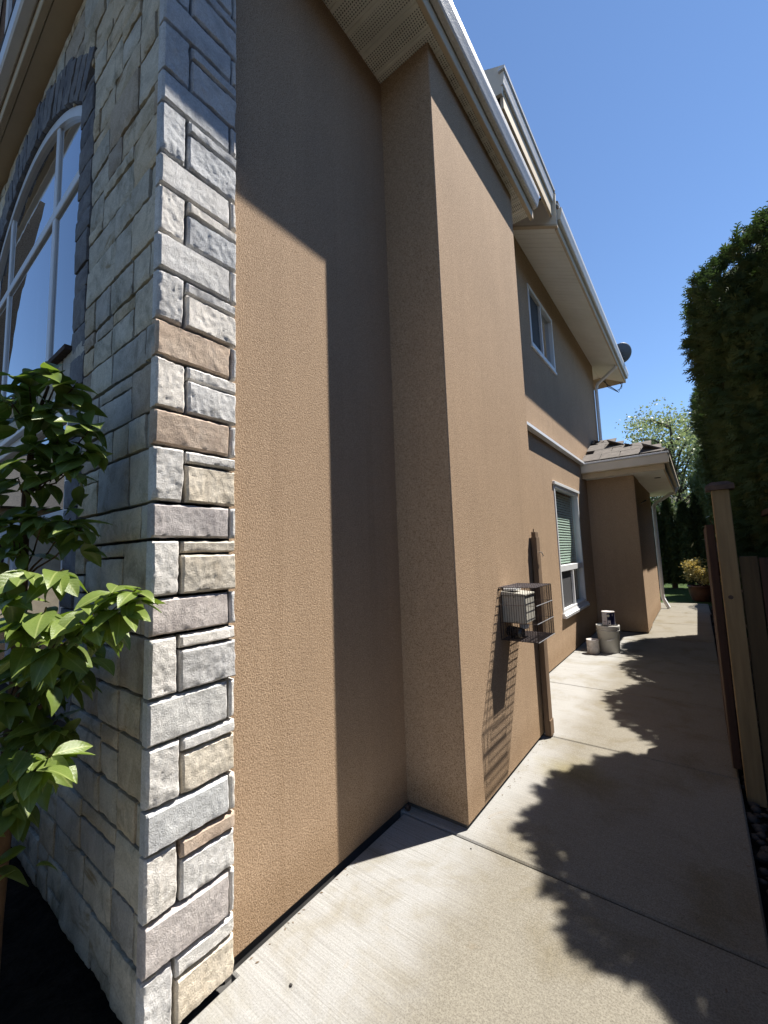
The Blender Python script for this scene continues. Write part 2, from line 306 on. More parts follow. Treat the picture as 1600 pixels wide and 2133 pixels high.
class MB:
    def __init__(s): s.v = []; s.f = []
    def add(s, vs, fs):
        k = len(s.v); s.v += [tuple(p) for p in vs]; s.f += [tuple(i + k for i in f) for f in fs]; return s
    def box(s, x0, x1, y0, y1, z0, z1, bv=0.0):
        if bv <= 0:
            return s.add([(x, y, z) for z in (z0, z1) for y in (y0, y1) for x in (x0, x1)],
                         [(0, 2, 3, 1), (4, 5, 7, 6), (0, 1, 5, 4), (2, 6, 7, 3), (0, 4, 6, 2), (1, 3, 7, 5)])
        X, Y, Z = (x0, x1), (y0, y1), (z0, z1); sg = (bv, -bv); vs = []; idx = {}
        for i in (0, 1):
            for j in (0, 1):
                for k in (0, 1):
                    for ax in range(3):
                        p = [X[i] + sg[i], Y[j] + sg[j], Z[k] + sg[k]]; p[ax] = (X[i], Y[j], Z[k])[ax]
                        idx[i, j, k, ax] = len(vs); vs.append(tuple(p))
        fs = []
        def q(*a):
            fs.append(tuple(idx[t] for t in a))
        for i in (0, 1):
            q((i,0,0,0),(i,1,0,0),(i,1,1,0),(i,0,1,0)) if i else q((i,0,0,0),(i,0,1,0),(i,1,1,0),(i,1,0,0))
            q((0,i,0,1),(0,i,1,1),(1,i,1,1),(1,i,0,1)) if i else q((0,i,0,1),(1,i,0,1),(1,i,1,1),(0,i,1,1))
            q((0,0,i,2),(1,0,i,2),(1,1,i,2),(0,1,i,2)) if i else q((0,0,i,2),(0,1,i,2),(1,1,i,2),(1,0,i,2))
        for i in (0, 1):
            for j in (0, 1):
                q((i,j,0,0),(i,j,1,0),(i,j,1,1),(i,j,0,1)); q((i,0,j,0),(i,1,j,0),(i,1,j,2),(i,0,j,2)); q((0,i,j,1),(1,i,j,1),(1,i,j,2),(0,i,j,2))
                for k in (0, 1): q((i,j,k,0),(i,j,k,1),(i,j,k,2))
        return s.add(vs, fs)
    def tube(s, pts, r, n=6, caps=True):
        pts = [Vector(p) for p in pts]; rs = r if isinstance(r, (list, tuple)) else [r] * len(pts)
        vs = []; pu = None
        for i, p in enumerate(pts):
            d = (pts[min(i + 1, len(pts) - 1)] - pts[max(i - 1, 0)]).normalized()
            u = pu if pu is not None else (Vector((0, 0, 1)) if abs(d.z) < 0.9 else Vector((1, 0, 0)))
            u = (u - d * u.dot(d)).normalized(); pu = u; v = d.cross(u)
            for k in range(n):
                a = 2 * math.pi * k / n; vs.append(p + (u * math.cos(a) + v * math.sin(a)) * rs[i])
        fs = []
        for i in range(len(pts) - 1):
            for k in range(n): fs.append((i*n+k, i*n+(k+1) % n, (i+1)*n+(k+1) % n, (i+1)*n+k))
        if caps: fs += [tuple(range(n))[::-1], tuple(range((len(pts)-1)*n, len(pts)*n))]
        return s.add(vs, fs)
    def lathe(s, prof, cx, cy, n=28, a0=0, a1=2 * math.pi):
        full = abs(a1 - a0 - 2 * math.pi) < 1e-6; m_ = n if full else n + 1
        vs = [(cx + r * math.cos(a0 + (a1-a0) * k / n), cy + r * math.sin(a0 + (a1-a0) * k / n), z) for r, z in prof for k in range(m_)]
        fs = []
        for i in range(len(prof) - 1):
            for k in range(n):
                k2 = (k + 1) % m_; fs.append((i*m_+k, i*m_+k2, (i+1)*m_+k2, (i+1)*m_+k))
        return s.add(vs, fs)
    def extrude_y(s, prof, y0, y1, close=True, caps=True):
        n = len(prof); vs = [(x, y0, z) for x, z in prof] + [(x, y1, z) for x, z in prof]
        fs = [(i, (i+1) % n, n + (i+1) % n, n + i) for i in range(n if close else n - 1)]
        if caps and close: fs += [tuple(range(n))[::-1], tuple(range(n, 2*n))]
        return s.add(vs, fs)
    def extrude(s, poly, vec):
        n = len(poly); vs = [Vector(p) for p in poly] + [Vector(p) + Vector(vec) for p in poly]
        return s.add(vs, [(i, (i+1) % n, n + (i+1) % n, n + i) for i in range(n)] + [tuple(range(n))[::-1], tuple(range(n, 2*n))])
    def build(s, name, mat, parent=None, smooth=False):
        me = mesh(name, s.v, s.f, smooth)
        return link(name, me, parent, mat)
def B(name, x0, x1, y0, y1, z0, z1, mat, parent=None, bv=0.0):
    return MB().box(x0, x1, y0, y1, z0, z1, bv).build(name, mat, parent)
def struct(o): o['kind'] = 'structure'; return o
rnd = random.Random(7)

# ================================================================== SETTING
def ground_sheet():
    xs = sorted(set(list(np.linspace(-6, 6, 25)) + [-900, -200, -60, -20, 20, 60, 200, 900])); ys = sorted(set(list(np.linspace(-6, 24, 41)) + [-900, -200, -60, -20, 40, 80, 200, 900]))
    vs = [(x, y, -0.07 + (0.02 * mn.noise(Vector((x * 1.3, y * 1.3, 0))) if abs(x) < 7 and -7 < y < 25 else 0)) for y in ys for x in xs]
    nx = len(xs); fs = [(j*nx+i, j*nx+i+1, (j+1)*nx+i+1, (j+1)*nx+i) for j in range(len(ys)-1) for i in range(nx-1)]
    return struct(link('ground', mesh('ground', vs, fs, True), None, MT['soil']))
ground_sheet()
def bed_sheet():
    vs = []; nx, ny = 70, 60
    for j in range(ny + 1):
        for i in range(nx + 1):
            x = -5.2 + 3.75 * i / nx; y = -2.5 + 3.25 * j / ny
            vs.append((x, y, -0.035 + 0.05 * mn.fractal(Vector((x * 5, y * 5, 3)), 1, 2, 4) * min(1, (-1.47 - x) * 6 + 0.1)))
    fs = [(j*(nx+1)+i, j*(nx+1)+i+1, (j+1)*(nx+1)+i+1, (j+1)*(nx+1)+i) for j in range(ny) for i in range(nx)]
    return struct(link('garden_bed', mesh('garden_bed', vs, fs, True), None, MT['soil']))
bed_sheet()
def lawn():
    vs = []; nx, ny = 40, 30
    for j in range(ny + 1):
        for i in range(nx + 1):
            x = -9 + 14 * i / nx; y = 12.3 + 9 * j / ny
            vs.append((x, y, -0.035 + 0.02 * mn.fractal(Vector((x * 3, y * 3, 9)), 1, 2, 4)))
    fs = [(j*(nx+1)+i, j*(nx+1)+i+1, (j+1)*(nx+1)+i+1, (j+1)*(nx+1)+i) for j in range(ny) for i in range(nx)]
    return struct(link('lawn', mesh('lawn', vs, fs, True), None, MT['grass']))
lawn()
# path of separately cast slabs with tooled edges
path = struct(B('path', -1.62, 0.06, -5, 12.4, -0.16, -0.055, MT['found']))
def slab(y0, y1, xl, xr, curve=False, notch=False):
    g = 0.004; poly = []
    if notch: poly = [(-1.466, y0+g), (xr, y0+g), (xr, y1-g), (-1.497, y1-g), (-1.497, 0.957), (-1.466, 0.957)]
    elif not curve: poly = [(xl, y0+g), (xr, y0+g), (xr, y1-g), (xl, y1-g)]
    else:
        poly = [(xl, y0+g), (xr, y0+g)] + [(xr - 0.02 - (xr - xl) * t, y1 + 0.35 * math.sin(math.pi * (1-t) * 0.6) - 0.3) for t in np.linspace(0, 1, 12)]
    bv = 0.009; c = Vector((sum(p[0] for p in poly)/len(poly), sum(p[1] for p in poly)/len(poly)))
    n = len(poly); ins = []
    for i in range(n):
        a, b_, d = Vector(poly[i-1]), Vector(poly[i]), Vector(poly[(i+1) % n])
        e1 = (b_-a).normalized(); e2 = (d-b_).normalized(); n1 = Vector((-e1.y, e1.x)); n2 = Vector((-e2.y, e2.x))
        k = (n1+n2); k = k / max(0.3, k.dot(n1)); ins.append(b_ + k * bv)
    vs = [(p[0], p[1], -0.05) for p in poly] + [(p[0], p[1], -bv*0.8) for p in poly] + [(b_[0]*0.7+p[0]*0.3, b_[1]*0.7+p[1]*0.3, -bv*0.2) for p, b_ in zip(poly, ins)] + [(p[0], p[1], 0) for p in ins]
    fs = []
    for r in range(3):
        for i in range(n): fs.append((r*n+i, r*n+(i+1) % n, (r+1)*n+(i+1) % n, (r+1)*n+i))
    fs.append(tuple(range(3*n, 4*n)))
    link('slab', mesh('slab', vs, fs), path, MT['concrete'])
JY = [-4.5, -1.2, 0.42 - 0.0, 2.075, 3.54, 4.935, 6.46, 8.05, 9.6, 11.2]
JY = [-4.5, -0.95, 2.075, 3.54, 4.935, 6.46, 8.05, 9.6, 11.2]
for i in range(len(JY)-1): slab(JY[i], JY[i+1], -1.468 if i < 2 else -1.60, 0.08, notch=(i == 1))
slab(11.2, 13.0, -1.60, 0.10, True)

# gravel strip beside the path
def gravel():
    base = mesh('pebble', *pebble_shape())
    V = []; F = []; r = random.Random(3); k = 0
    bv = np.array([v.co[:] for v in base.vertices]); bf = [tuple(p.vertices) for p in base.polygons]
    for i in range(2000):
        x = r.uniform(0.095, 0.55); y = 0.8 + 12 * r.random() ** 1.8; s = r.uniform(0.012, 0.032)
        a = r.uniform(0, 6.28); R_ = np.array([[math.cos(a), -math.sin(a), 0], [math.sin(a), math.cos(a), 0], [0, 0, 1]])
        P = (bv * np.array([s * r.uniform(0.8, 1.5), s, s * r.uniform(0.5, 0.9)])) @ R_.T + np.array([x, y, -0.045 + r.uniform(0, 0.02)])
        V += [tuple(p) for p in P]; F += [tuple(j + k for j in f) for f in bf]; k += len(P)
    o = link('gravel', mesh('gravel', V, F, True), None, MT['gravel'])
    tag(o, 'dark river gravel strip between the path slabs and the fence', 'gravel', kind='stuff')
def pebble_shape():
    t = (1 + 5 ** 0.5) / 2
    v = [(-1,t,0),(1,t,0),(-1,-t,0),(1,-t,0),(0,-1,t),(0,1,t),(0,-1,-t),(0,1,-t),(t,0,-1),(t,0,1),(-t,0,-1),(-t,0,1)]
    v = [tuple(np.array(p) / np.linalg.norm(p) * (1 + 0.12 * math.sin(i * 2.3))) for i, p in enumerate(v)]
    f = [(0,11,5),(0,5,1),(0,1,7),(0,7,10),(0,10,11),(1,5,9),(5,11,4),(11,10,2),(10,7,6),(7,1,8),(3,9,4),(3,4,2),(3,2,6),(3,6,8),(3,8,9),(4,9,5),(2,4,11),(6,2,10),(8,6,7),(9,8,1)]
    return v, f
gravel()

# ================================================================== HOUSE
house = empty('house', (-3.2, 5.5, 0), 'brown stucco two-storey house with grey stone corner, white soffits and tiled porch roof', 'house')
AX, BX, CX, DX = -1.515, -1.12, -1.555, -0.81
SX, FY = -1.47, 0.64          # faces of the stone cladding: side plane x, front plane y
ZB = 0.020                    # stucco stops just above the slab
def wall_cells(name, x0, x1, us, vs_, holes, mat, parent, axis='y'):
    """wall slab between x0..x1 built from cells so that openings are real"""
    mb = MB()
    for i in range(len(us)-1):
        for j in range(len(vs_)-1):
            cu, cv = (us[i]+us[i+1])/2, (vs_[j]+vs_[j+1])/2
            if any(h[0] < cu < h[1] and h[2] < cv < h[3] for h in holes): continue
            if axis == 'y': mb.box(x0, x1, us[i], us[i+1], vs_[j], vs_[j+1])
            else: mb.box(us[i], us[i+1], x0, x1, vs_[j], vs_[j+1])
    return mb.build(name, mat, parent)
B('wall', -1.75, AX, 0.948, 2.3, ZB, 5.0, MT['stucco'], house)
bump_wall = MB().box(-1.70, BX, 2.14, 3.66, ZB, 5.0, 0.006).build('wall_projection', MT['stucco'], house)
UW = (5.51, 6.71, 4.27, 5.16); LW = (6.06, 7.53, 0.60, 2.42)
wall_cells('wall', CX - 0.2, CX, [3.5, 5.51, 6.06, 6.71, 7.53, 10.12], [ZB, 0.60, 2.42, 4.27, 5.16, 5.75], [UW, LW], MT['stucco'], house)
B('wall', -1.62, DX, 8.38, 11.75, ZB, 2.85, MT['stucco'], house, 0.006)
B('wall', -6.0, -1.75, 9.9, 10.1, ZB, 5.6, MT['stucco'], house)
B('wall', -6.0, -1.60, 11.55, 11.75, ZB, 2.85, MT['stucco'], house)
mbf = MB().box(-1.74, AX-0.012, 0.95, 2.3, -0.1, ZB).box(-1.69, BX-0.012, 2.15, 3.64, -0.1, ZB).box(CX-0.19, CX-0.012, 3.5, 10.1, -0.1, ZB).box(-1.6, DX-0.012, 8.4, 11.73, -0.1, ZB)
mbf.build('foundation', MT['found'], house)
# belly band on the rear wall
lb = MB().extrude_y([(CX-0.01, 2.975), (CX+0.075, 2.975), (CX+0.075, 3.012), (CX+0.055, 3.02), (CX-0.01, 3.045)], 3.5, 8.02)
lb.build('ledge', MT['white'], house)

# ---- windows of the side wall
def side_window(name, y0, y1, z0, z1, rails, muntins, sill, curtain=None, depth=0.06):
    X = CX
    wroot = MB()
    fw = 0.05
    wroot.box(X-0.09, X+0.012, y0, y1, z0, z0+fw, 0.004).box(X-0.09, X+0.012, y0, y1, z1-fw, z1, 0.004)
    wroot.box(X-0.09, X+0.010, y0, y0+fw, z0+fw, z1-fw, 0.004).box(X-0.09, X+0.010, y1-fw, y1, z0+fw, z1-fw, 0.004)
    win = wroot.build(name, MT['white'], house)
    for (a, b_, c, d) in rails: B('rail', X-0.075, X+0.004, a, b_, c, d, MT['white'], win, 0.004)
    for (a, b_, c, d) in muntins: B('stile', X-0.07, X+0.001, a, b_, c, d, MT['white'], win, 0.003)
    if sill:
        MB().extrude_y([(X-0.05, z0-0.055), (X+0.045, z0-0.065), (X+0.05, z0-0.03), (X+0.03, z0-0.022), (X+0.03, z0), (X-0.05, z0)], y0-0.03, y1+0.04).build('sill', MT['white'], win)
    return win
lw = side_window('window', *LW, rails=[(6.11, 7.48, 1.165, 1.25)], muntins=[(6.80, 6.85, 0.65, 1.165)], sill=True)
B('head_trim', CX-0.02, CX+0.03, 6.03, 7.57, 2.405, 2.45, MT['white'], lw, 0.004)
MB().add([(CX-0.052, 6.11, 1.25), (CX-0.052, 7.48, 1.25), (CX-0.052, 7.48, 2.37), (CX-0.052, 6.11, 2.37)], [(0, 1, 2, 3)]).build('pane', MT['glass'], lw)
MB().add([(CX-0.040, 6.11, 0.65), (CX-0.040, 6.80, 0.65), (CX-0.040, 6.80, 1.165), (CX-0.040, 6.11, 1.165)], [(0, 1, 2, 3)]).build('pane', MT['glass'], lw)
MB().add([(CX-0.060, 6.85, 0.65), (CX-0.060, 7.48, 0.65), (CX-0.060, 7.48, 1.165), (CX-0.060, 6.85, 1.165)], [(0, 1, 2, 3)]).build('pane', MT['glass'], lw)
B('screen', CX-0.032, CX-0.030, 6.115, 6.80, 0.655, 1.16, MT['screen'], lw)
for k in range(27):
    z = 2.34 - 0.04 * k
    MB().extrude_y([(CX-0.113, z), (CX-0.104, z-0.033), (CX-0.102, z-0.032), (CX-0.111, z+0.001)], 6.09, 7.50).build('blind_slat', MT['blind'], lw)
room = MB(); room.add([(CX-0.21, 5.9, 0.4), (CX-0.21, 7.7, 0.4), (CX-0.21, 7.7, 2.6), (CX-0.21, 5.9, 2.6), (CX-0.9, 5.9, 0.4), (CX-0.9, 7.7, 0.4), (CX-0.9, 7.7, 2.6), (CX-0.9, 5.9, 2.6)],
     [(4,5,6,7), (0,4,7,3), (1,2,6,5), (0,1,5,4), (3,7,6,2)]); room.build('room_lining', MT['room'], lw)
uw = side_window('window', *UW, rails=[], muntins=[(6.085, 6.135, 4.32, 5.11)], sill=False)
B('sill', CX-0.03, CX+0.022, 5.49, 6.73, 4.235, 4.27, MT['white'], uw, 0.003)
MB().add([(CX-0.050, 5.56, 4.32), (CX-0.050, 6.085, 4.32), (CX-0.050, 6.085, 5.11), (CX-0.050, 5.56, 5.11)], [(0, 1, 2, 3)]).build('pane', MT['glass_dark'], uw)
MB().add([(CX-0.044, 6.135, 4.32), (CX-0.044, 6.66, 4.32), (CX-0.044, 6.66, 5.11), (CX-0.044, 6.135, 5.11)], [(0, 1, 2, 3)]).build('pane', MT['glass_dark'], uw)
B('screen', CX-0.034, CX-0.032, 5.565, 6.08, 4.325, 5.105, MT['screen'], uw)
room = MB(); room.add([(CX-0.21, 5.4, 4.1), (CX-0.21, 6.8, 4.1), (CX-0.21, 6.8, 5.3), (CX-0.21, 5.4, 5.3), (CX-0.9, 5.4, 4.1), (CX-0.9, 6.8, 4.1), (CX-0.9, 6.8, 5.3), (CX-0.9, 5.4, 5.3)],
     [(4,5,6,7), (0,4,7,3), (1,2,6,5), (0,1,5,4), (3,7,6,2)]); room.build('room_lining', MT['room'], uw)

# ---- lower eave: vented soffit planks, fascia, gutter
E0, E1 = -0.35, 4.045
so_l = B('soffit', -1.75, -1.05, E0, E1, 4.905, 4.93, MT['soffit'], house)
y = E0; k = 0
while y < E1 - 0.02:
    yw = 0.152
    y1 = min(y + yw, E1)
    mb = MB(); prof = [(0, 4.905), (0, 4.862), (0.006, 4.856), (0.050, 4.856), (0.052, 4.860), (0.057, 4.860), (0.059, 4.856), (0.103, 4.856), (0.105, 4.860), (0.110, 4.860), (0.112, 4.856), (0.146, 4.856), (0.150, 4.862), (0.150, 4.905)]
    pts = [(y + p[0], p[1]) for p in prof if y + p[0] <= y1]
    n_ = len(pts); vs = [(-1.75, a, b_) for a, b_ in pts] + [(-1.062, a, b_) for a, b_ in pts]
    mb.add(vs, [(i, i+1, n_+i+1, n_+i) for i in range(n_-1)])
    mb.build('soffit_plank', MT['perf'], so_l); y += yw; k += 1
B('fascia', -1.062, -1.028, E0, E1, 4.822, 5.03, MT['tan'], house, 0.004)
def gutter(name, xi, xo, zb, zt, y0, y1, mat):
    t = 0.004; w_ = xo - xi
    out = [(xi, zt-0.01), (xi, zb), (xi+w_*0.55, zb), (xi+w_*0.68, zb+0.012), (xi+w_*0.80, zb+0.045), (xi+w_*0.98, zb+(zt-zb)*0.62), (xo, zt-0.03), (xo, zt), (xo-0.014, zt), (xo-0.014, zt-0.008)]
    inn = [(xo-0.014, zt-0.012), (xo-t, zt-0.012), (xo-t, zt-0.03), (xi+w_*0.94, zb+(zt-zb)*0.62), (xi+w_*0.76, zb+0.05), (xi+w_*0.6, zb+t+0.008), (xi+t, zb+t), (xi+t, zt-0.01)]
    g = MB().extrude_y(out + inn, y0, y1).build(name, mat, house)
    MB().extrude_y(out[:8] , y0-0.003, y0-0.0005).build('end_cap', MT['cream'], g); MB().extrude_y(out[:8], y1+0.0005, y1+0.003).build('end_cap', MT['cream'], g)
    return g
gutter('gutter', -1.024, -0.955, 4.925, 5.07, E0, E1, MT['gutter'])
MB().extrude_y([(-1.03, 5.085), (-0.985, 5.072), (-0.983, 5.092), (-1.03, 5.11)], E0, E1).build('drip_edge', MT['white'], house)
MB().extrude_y([(-0.995, 5.094), (-2.9, 6.05), (-2.9, 6.11), (-0.99, 5.125)], E0, E1).build('roof', MT['shingle'], house)
# ---- upper eave, sloped boxed soffit
U0, U1, UY = 3.31, 10.95, 4.95
sof = MB(); sof.add([(CX, UY, 5.605), (-1.03, UY, 5.345), (-1.03, U1, 5.345), (CX, U1, 5.605), (CX, UY, 5.64), (-1.03, UY, 5.38), (-1.03, U1, 5.38), (CX, U1, 5.64)],
    [(0,1,2,3), (4,7,6,5), (0,4,5,1), (2,6,7,3)]); su = sof.build('soffit', MT['soffit'], house)
y = UY + 0.02
while y < U1 - 0.05:
    yw = 0.1; y1 = min(y + yw - 0.004, U1 - 0.01); d = rnd.uniform(0.010, 0.012)
    MB().add([(CX+0.002, y, 5.604), (-1.032, y, 5.346), (-1.032, y1, 5.346), (CX+0.002, y1, 5.604), (CX+0.002, y+0.003, 5.604-d), (-1.032, y+0.003, 5.346-d), (-1.032, y1-0.003, 5.346-d), (CX+0.002, y1-0.003, 5.604-d)],
        [(4,7,6,5), (0,4,5,1), (2,6,7,3), (1,5,6,2), (0,3,7,4)]).build('soffit_plank', MT['soffit'], su); y += yw
B('fascia', -1.03, -1.0, UY+0.03, U1, 5.315, 5.62, MT['tan'], house, 0.004)
B('fascia', -1.06, -1.03, U0+0.04, UY-0.05, 5.44, 5.74, MT['tan'], house, 0.004)
# near end of boxed eave
MB().extrude([(CX+0.03, UY-0.03, 5.60), (-0.992, UY-0.03, 5.33), (-0.985, UY-0.03, 5.73), (CX+0.03, UY-0.03, 5.76)], (0, 0.028, 0)).build('eave_return', MT['cream'], house)
MB().extrude([(CX+0.03, UY-0.042, 5.575), (-0.988, UY-0.042, 5.305), (-0.988, UY-0.042, 5.33), (CX+0.03, UY-0.042, 5.60)], (0, 0.055, 0)).build('return_trim', MT['tan'], house)
MB().extrude([(-1.27, UY-0.045, 5.742), (-0.985, UY-0.045, 5.735), (-0.985, UY-0.045, 5.755), (-1.27, UY-0.045, 5.762)], (0, 0.06, 0)).build('return_cap', MT['shingle'], house)
B('end_soffit', CX-0.9, CX-0.001, 10.125, U1, 5.585, 5.62, MT['soffit'], house)
B('end_fascia', CX-0.9, -1.0, U1, U1+0.03, 5.33, 5.66, MT['tan'], house, 0.004)
gutter('gutter', -0.998, -0.935, 5.42, 5.56, UY+0.02, U1+0.03, MT['gutter'])
gutter('gutter', -1.028, -0.995, 5.62, 5.745, U0, UY-0.06, MT['gutter'])
MB().extrude([(-1.30, U0+0.002, 5.60), (-1.03, U0+0.002, 5.55), (-0.985, U0+0.002, 5.80), (-1.30, U0+0.002, 5.955)], (0, 0.03, 0)).build('gable_end_board', MT['cream'], house)
MB().extrude_y([(-1.04, 5.750), (-0.982, 5.748), (-0.980, 5.770), (-1.04, 5.778)], U0-0.02, UY-0.05).build('drip_edge', MT['white'], house)
MB().extrude_y([(-1.0, 5.63), (-0.962, 5.575), (-0.958, 5.592), (-1.0, 5.655)], UY-0.0, U1+0.03).build('drip_edge', MT['white'], house)
MB().extrude_y([(-0.985, 5.780), (-3.6, 7.05), (-3.6, 7.15), (-0.985, 5.80)], U0+0.004, UY+0.0).build('roof', MT['shingle'], house)
MB().extrude_y([(-0.968, 5.61), (-3.6, 6.98), (-3.6, 7.08), (-0.965, 5.645)], UY+0.001, U1+0.05).build('roof', MT['shingle'], house)
B('upper_wall', -6, -2.9, 0.70, 10.0, 4.9, 7.0, MT['stucco'], house)
# ---- rear-corner downspout of the upper eave
ds = MB().tube([(-1.03, 9.75, 5.40), (-1.06, 9.78, 5.30), (-1.46, 10.02, 5.12), (-1.50, 10.04, 5.02), (-1.50, 10.04, 3.05)], 0.036, 8).build('downspout', MT['white'], house)
cb = MB()
for q in range(3):
    cb.tube([(-1.42+0.04*q, 10.15, 5.28), (-1.30, 10.3, 5.15-0.03*q), (-1.15+0.02*q, 10.45, 5.02-0.03*q), (-1.05, 10.5, 5.06+0.04*q), (-1.03-0.03*q, 10.55, 5.22)], 0.006, 5)
cb.build('cable', MT['black_cable'], house)

# ---- porch block roof with concrete tiles
PX, PY0, PY1 = -0.25, 8.0, 12.75
ZE = 2.99; SL = 0.50
pr_ = MB().add([(CX, PY0, ZE), (PX, PY0, ZE), (PX, PY1, ZE), (CX, PY1, ZE), (CX, PY0+1.305, ZE+SL*1.305), (CX, PY1-1.305, ZE+SL*1.305)], [(0,1,4), (1,2,5,4), (2,3,5), (0,3,2,1), (0,4,5,3)]).build('porch_roof', MT['shingle'], house)
def tile_mesh(wd, ln):
    mb = MB(); t = 0.028
    mb.add([(-wd/2, 0, -0.004), (wd/2, 0, -0.004), (wd/2, ln, 0.0), (-wd/2, ln, 0.0), (-wd/2+0.004, 0.003, t), (wd/2-0.004, 0.003, t), (wd/2-0.004, ln, t*0.4), (-wd/2+0.004, ln, t*0.4)],
           [(0,3,2,1), (4,5,6,7), (0,1,5,4), (1,2,6,5), (2,3,7,6), (3,0,4,7)])
    return mesh('roof_tile', mb.v, mb.f)
tm = tile_mesh(0.30, 0.42); tm.materials.append(MT['tile'])
th = math.atan(SL)
for row in range(4):
    s = 0.0 + 0.33 * row
    dy = s * math.cos(th); z = ZE + s * math.sin(th) + 0.006 + 0.006
    x = CX + 0.16 + (0.15 if row % 2 else 0)
    while x < PX - dy - 0.02:
        o = link('roof_tile', tm, pr_); wx = x
        o.matrix_local = Matrix.Translation((wx, PY0 + dy - 0.02, z)) @ Matrix.Rotation(th + 0.03 + rnd.uniform(-0.012, 0.012), 4, 'X') @ Matrix.Rotation(rnd.uniform(-0.015, 0.015), 4, 'Z')
        x += 0.305
    yy = PY0 + dy + 0.2 + (0.15 if row % 2 else 0)
    while yy < PY1 - dy - 0.1:
        o = link('roof_tile', tm, pr_)
        o.matrix_local = Matrix.Translation((PX - dy + 0.02, yy, z)) @ Matrix.Rotation(math.pi/2, 4, 'Z') @ Matrix.Rotation(th + 0.03, 4, 'X')
        yy += 0.305
for k in range(5):   # hip caps
    t0 = 0.02 + 0.26 * k
    o = link('hip_tile', mesh('hip_tile', [(-0.1, 0, -0.03), (0, 0, 0.03), (0.1, 0, -0.03), (0.1, 0.4, -0.06), (0, 0.4, 0.0), (-0.1, 0.4, -0.06), (-0.1, 0, -0.05), (0, 0, 0.01), (0.1, 0, -0.05)], [(0,5,4,1), (1,4,3,2), (6,0,1,7), (7,1,2,8)]), pr_, MT['tile'])
    o.matrix_local = Matrix.Translation((PX - t0 + 0.0, PY0 + t0, ZE + SL * t0 + 0.035)) @ Matrix.Rotation(math.radians(45), 4, 'Z') @ Matrix.Rotation(math.atan(SL / 1.414) + 0.04, 4, 'X')
pf = B('porch_fascia', CX+0.002, PX-0.06, PY0+0.06, PY0+0.09, 2.725, 2.90, MT['tan'], house, 0.004)
B('porch_fascia', CX+0.002, PX+0.0, PY0-0.045, PY0+0.055, 2.815, 2.965, MT['cream'], house, 0.006)
B('drip_edge', CX+0.002, PX+0.012, PY0-0.06, PY0+0.05, 2.967, 2.995, MT['white'], house, 0.003)
B('porch_fascia', PX-0.09, PX-0.06, PY0+0.092, PY1-0.06, 2.725, 2.90, MT['tan'], house, 0.004)
gutter('gutter', PX-0.058, PX+0.02, 2.85, 2.965, PY0+0.06, PY1, MT['cream'])
B('porch_soffit', CX+0.01, PX-0.092, PY0+0.092, PY1-0.06, 2.738, 2.76, MT['soffit'], house)
MB().lathe([(0.0, 2.731), (0.05, 2.731), (0.052, 2.7375)], -0.48, 9.1, 20).build('soffit_light', MT['dark_paint'], house)
MB().tube([(PX-0.03, 12.0, 2.85), (PX-0.06, 12.0, 2.76), (-0.70, 11.9, 2.52), (-0.765, 11.88, 2.44), (-0.765, 11.88, 0.32), (-0.755, 11.86, 0.22), (-0.66, 11.80, 0.02)], 0.042, 8).build('downspout', MT['white'], house)
MB().tube([(DX-0.01, 9.35, 2.30), (DX+0.05, 9.33, 2.33), (DX+0.10, 9.32, 2.36)], 0.012, 6).build('hook', MT['black'], house)
B('porch_pilaster', DX-0.02, DX+0.02, 8.384, 9.15, ZB, 2.735, MT['stucco'], house, 0.005)

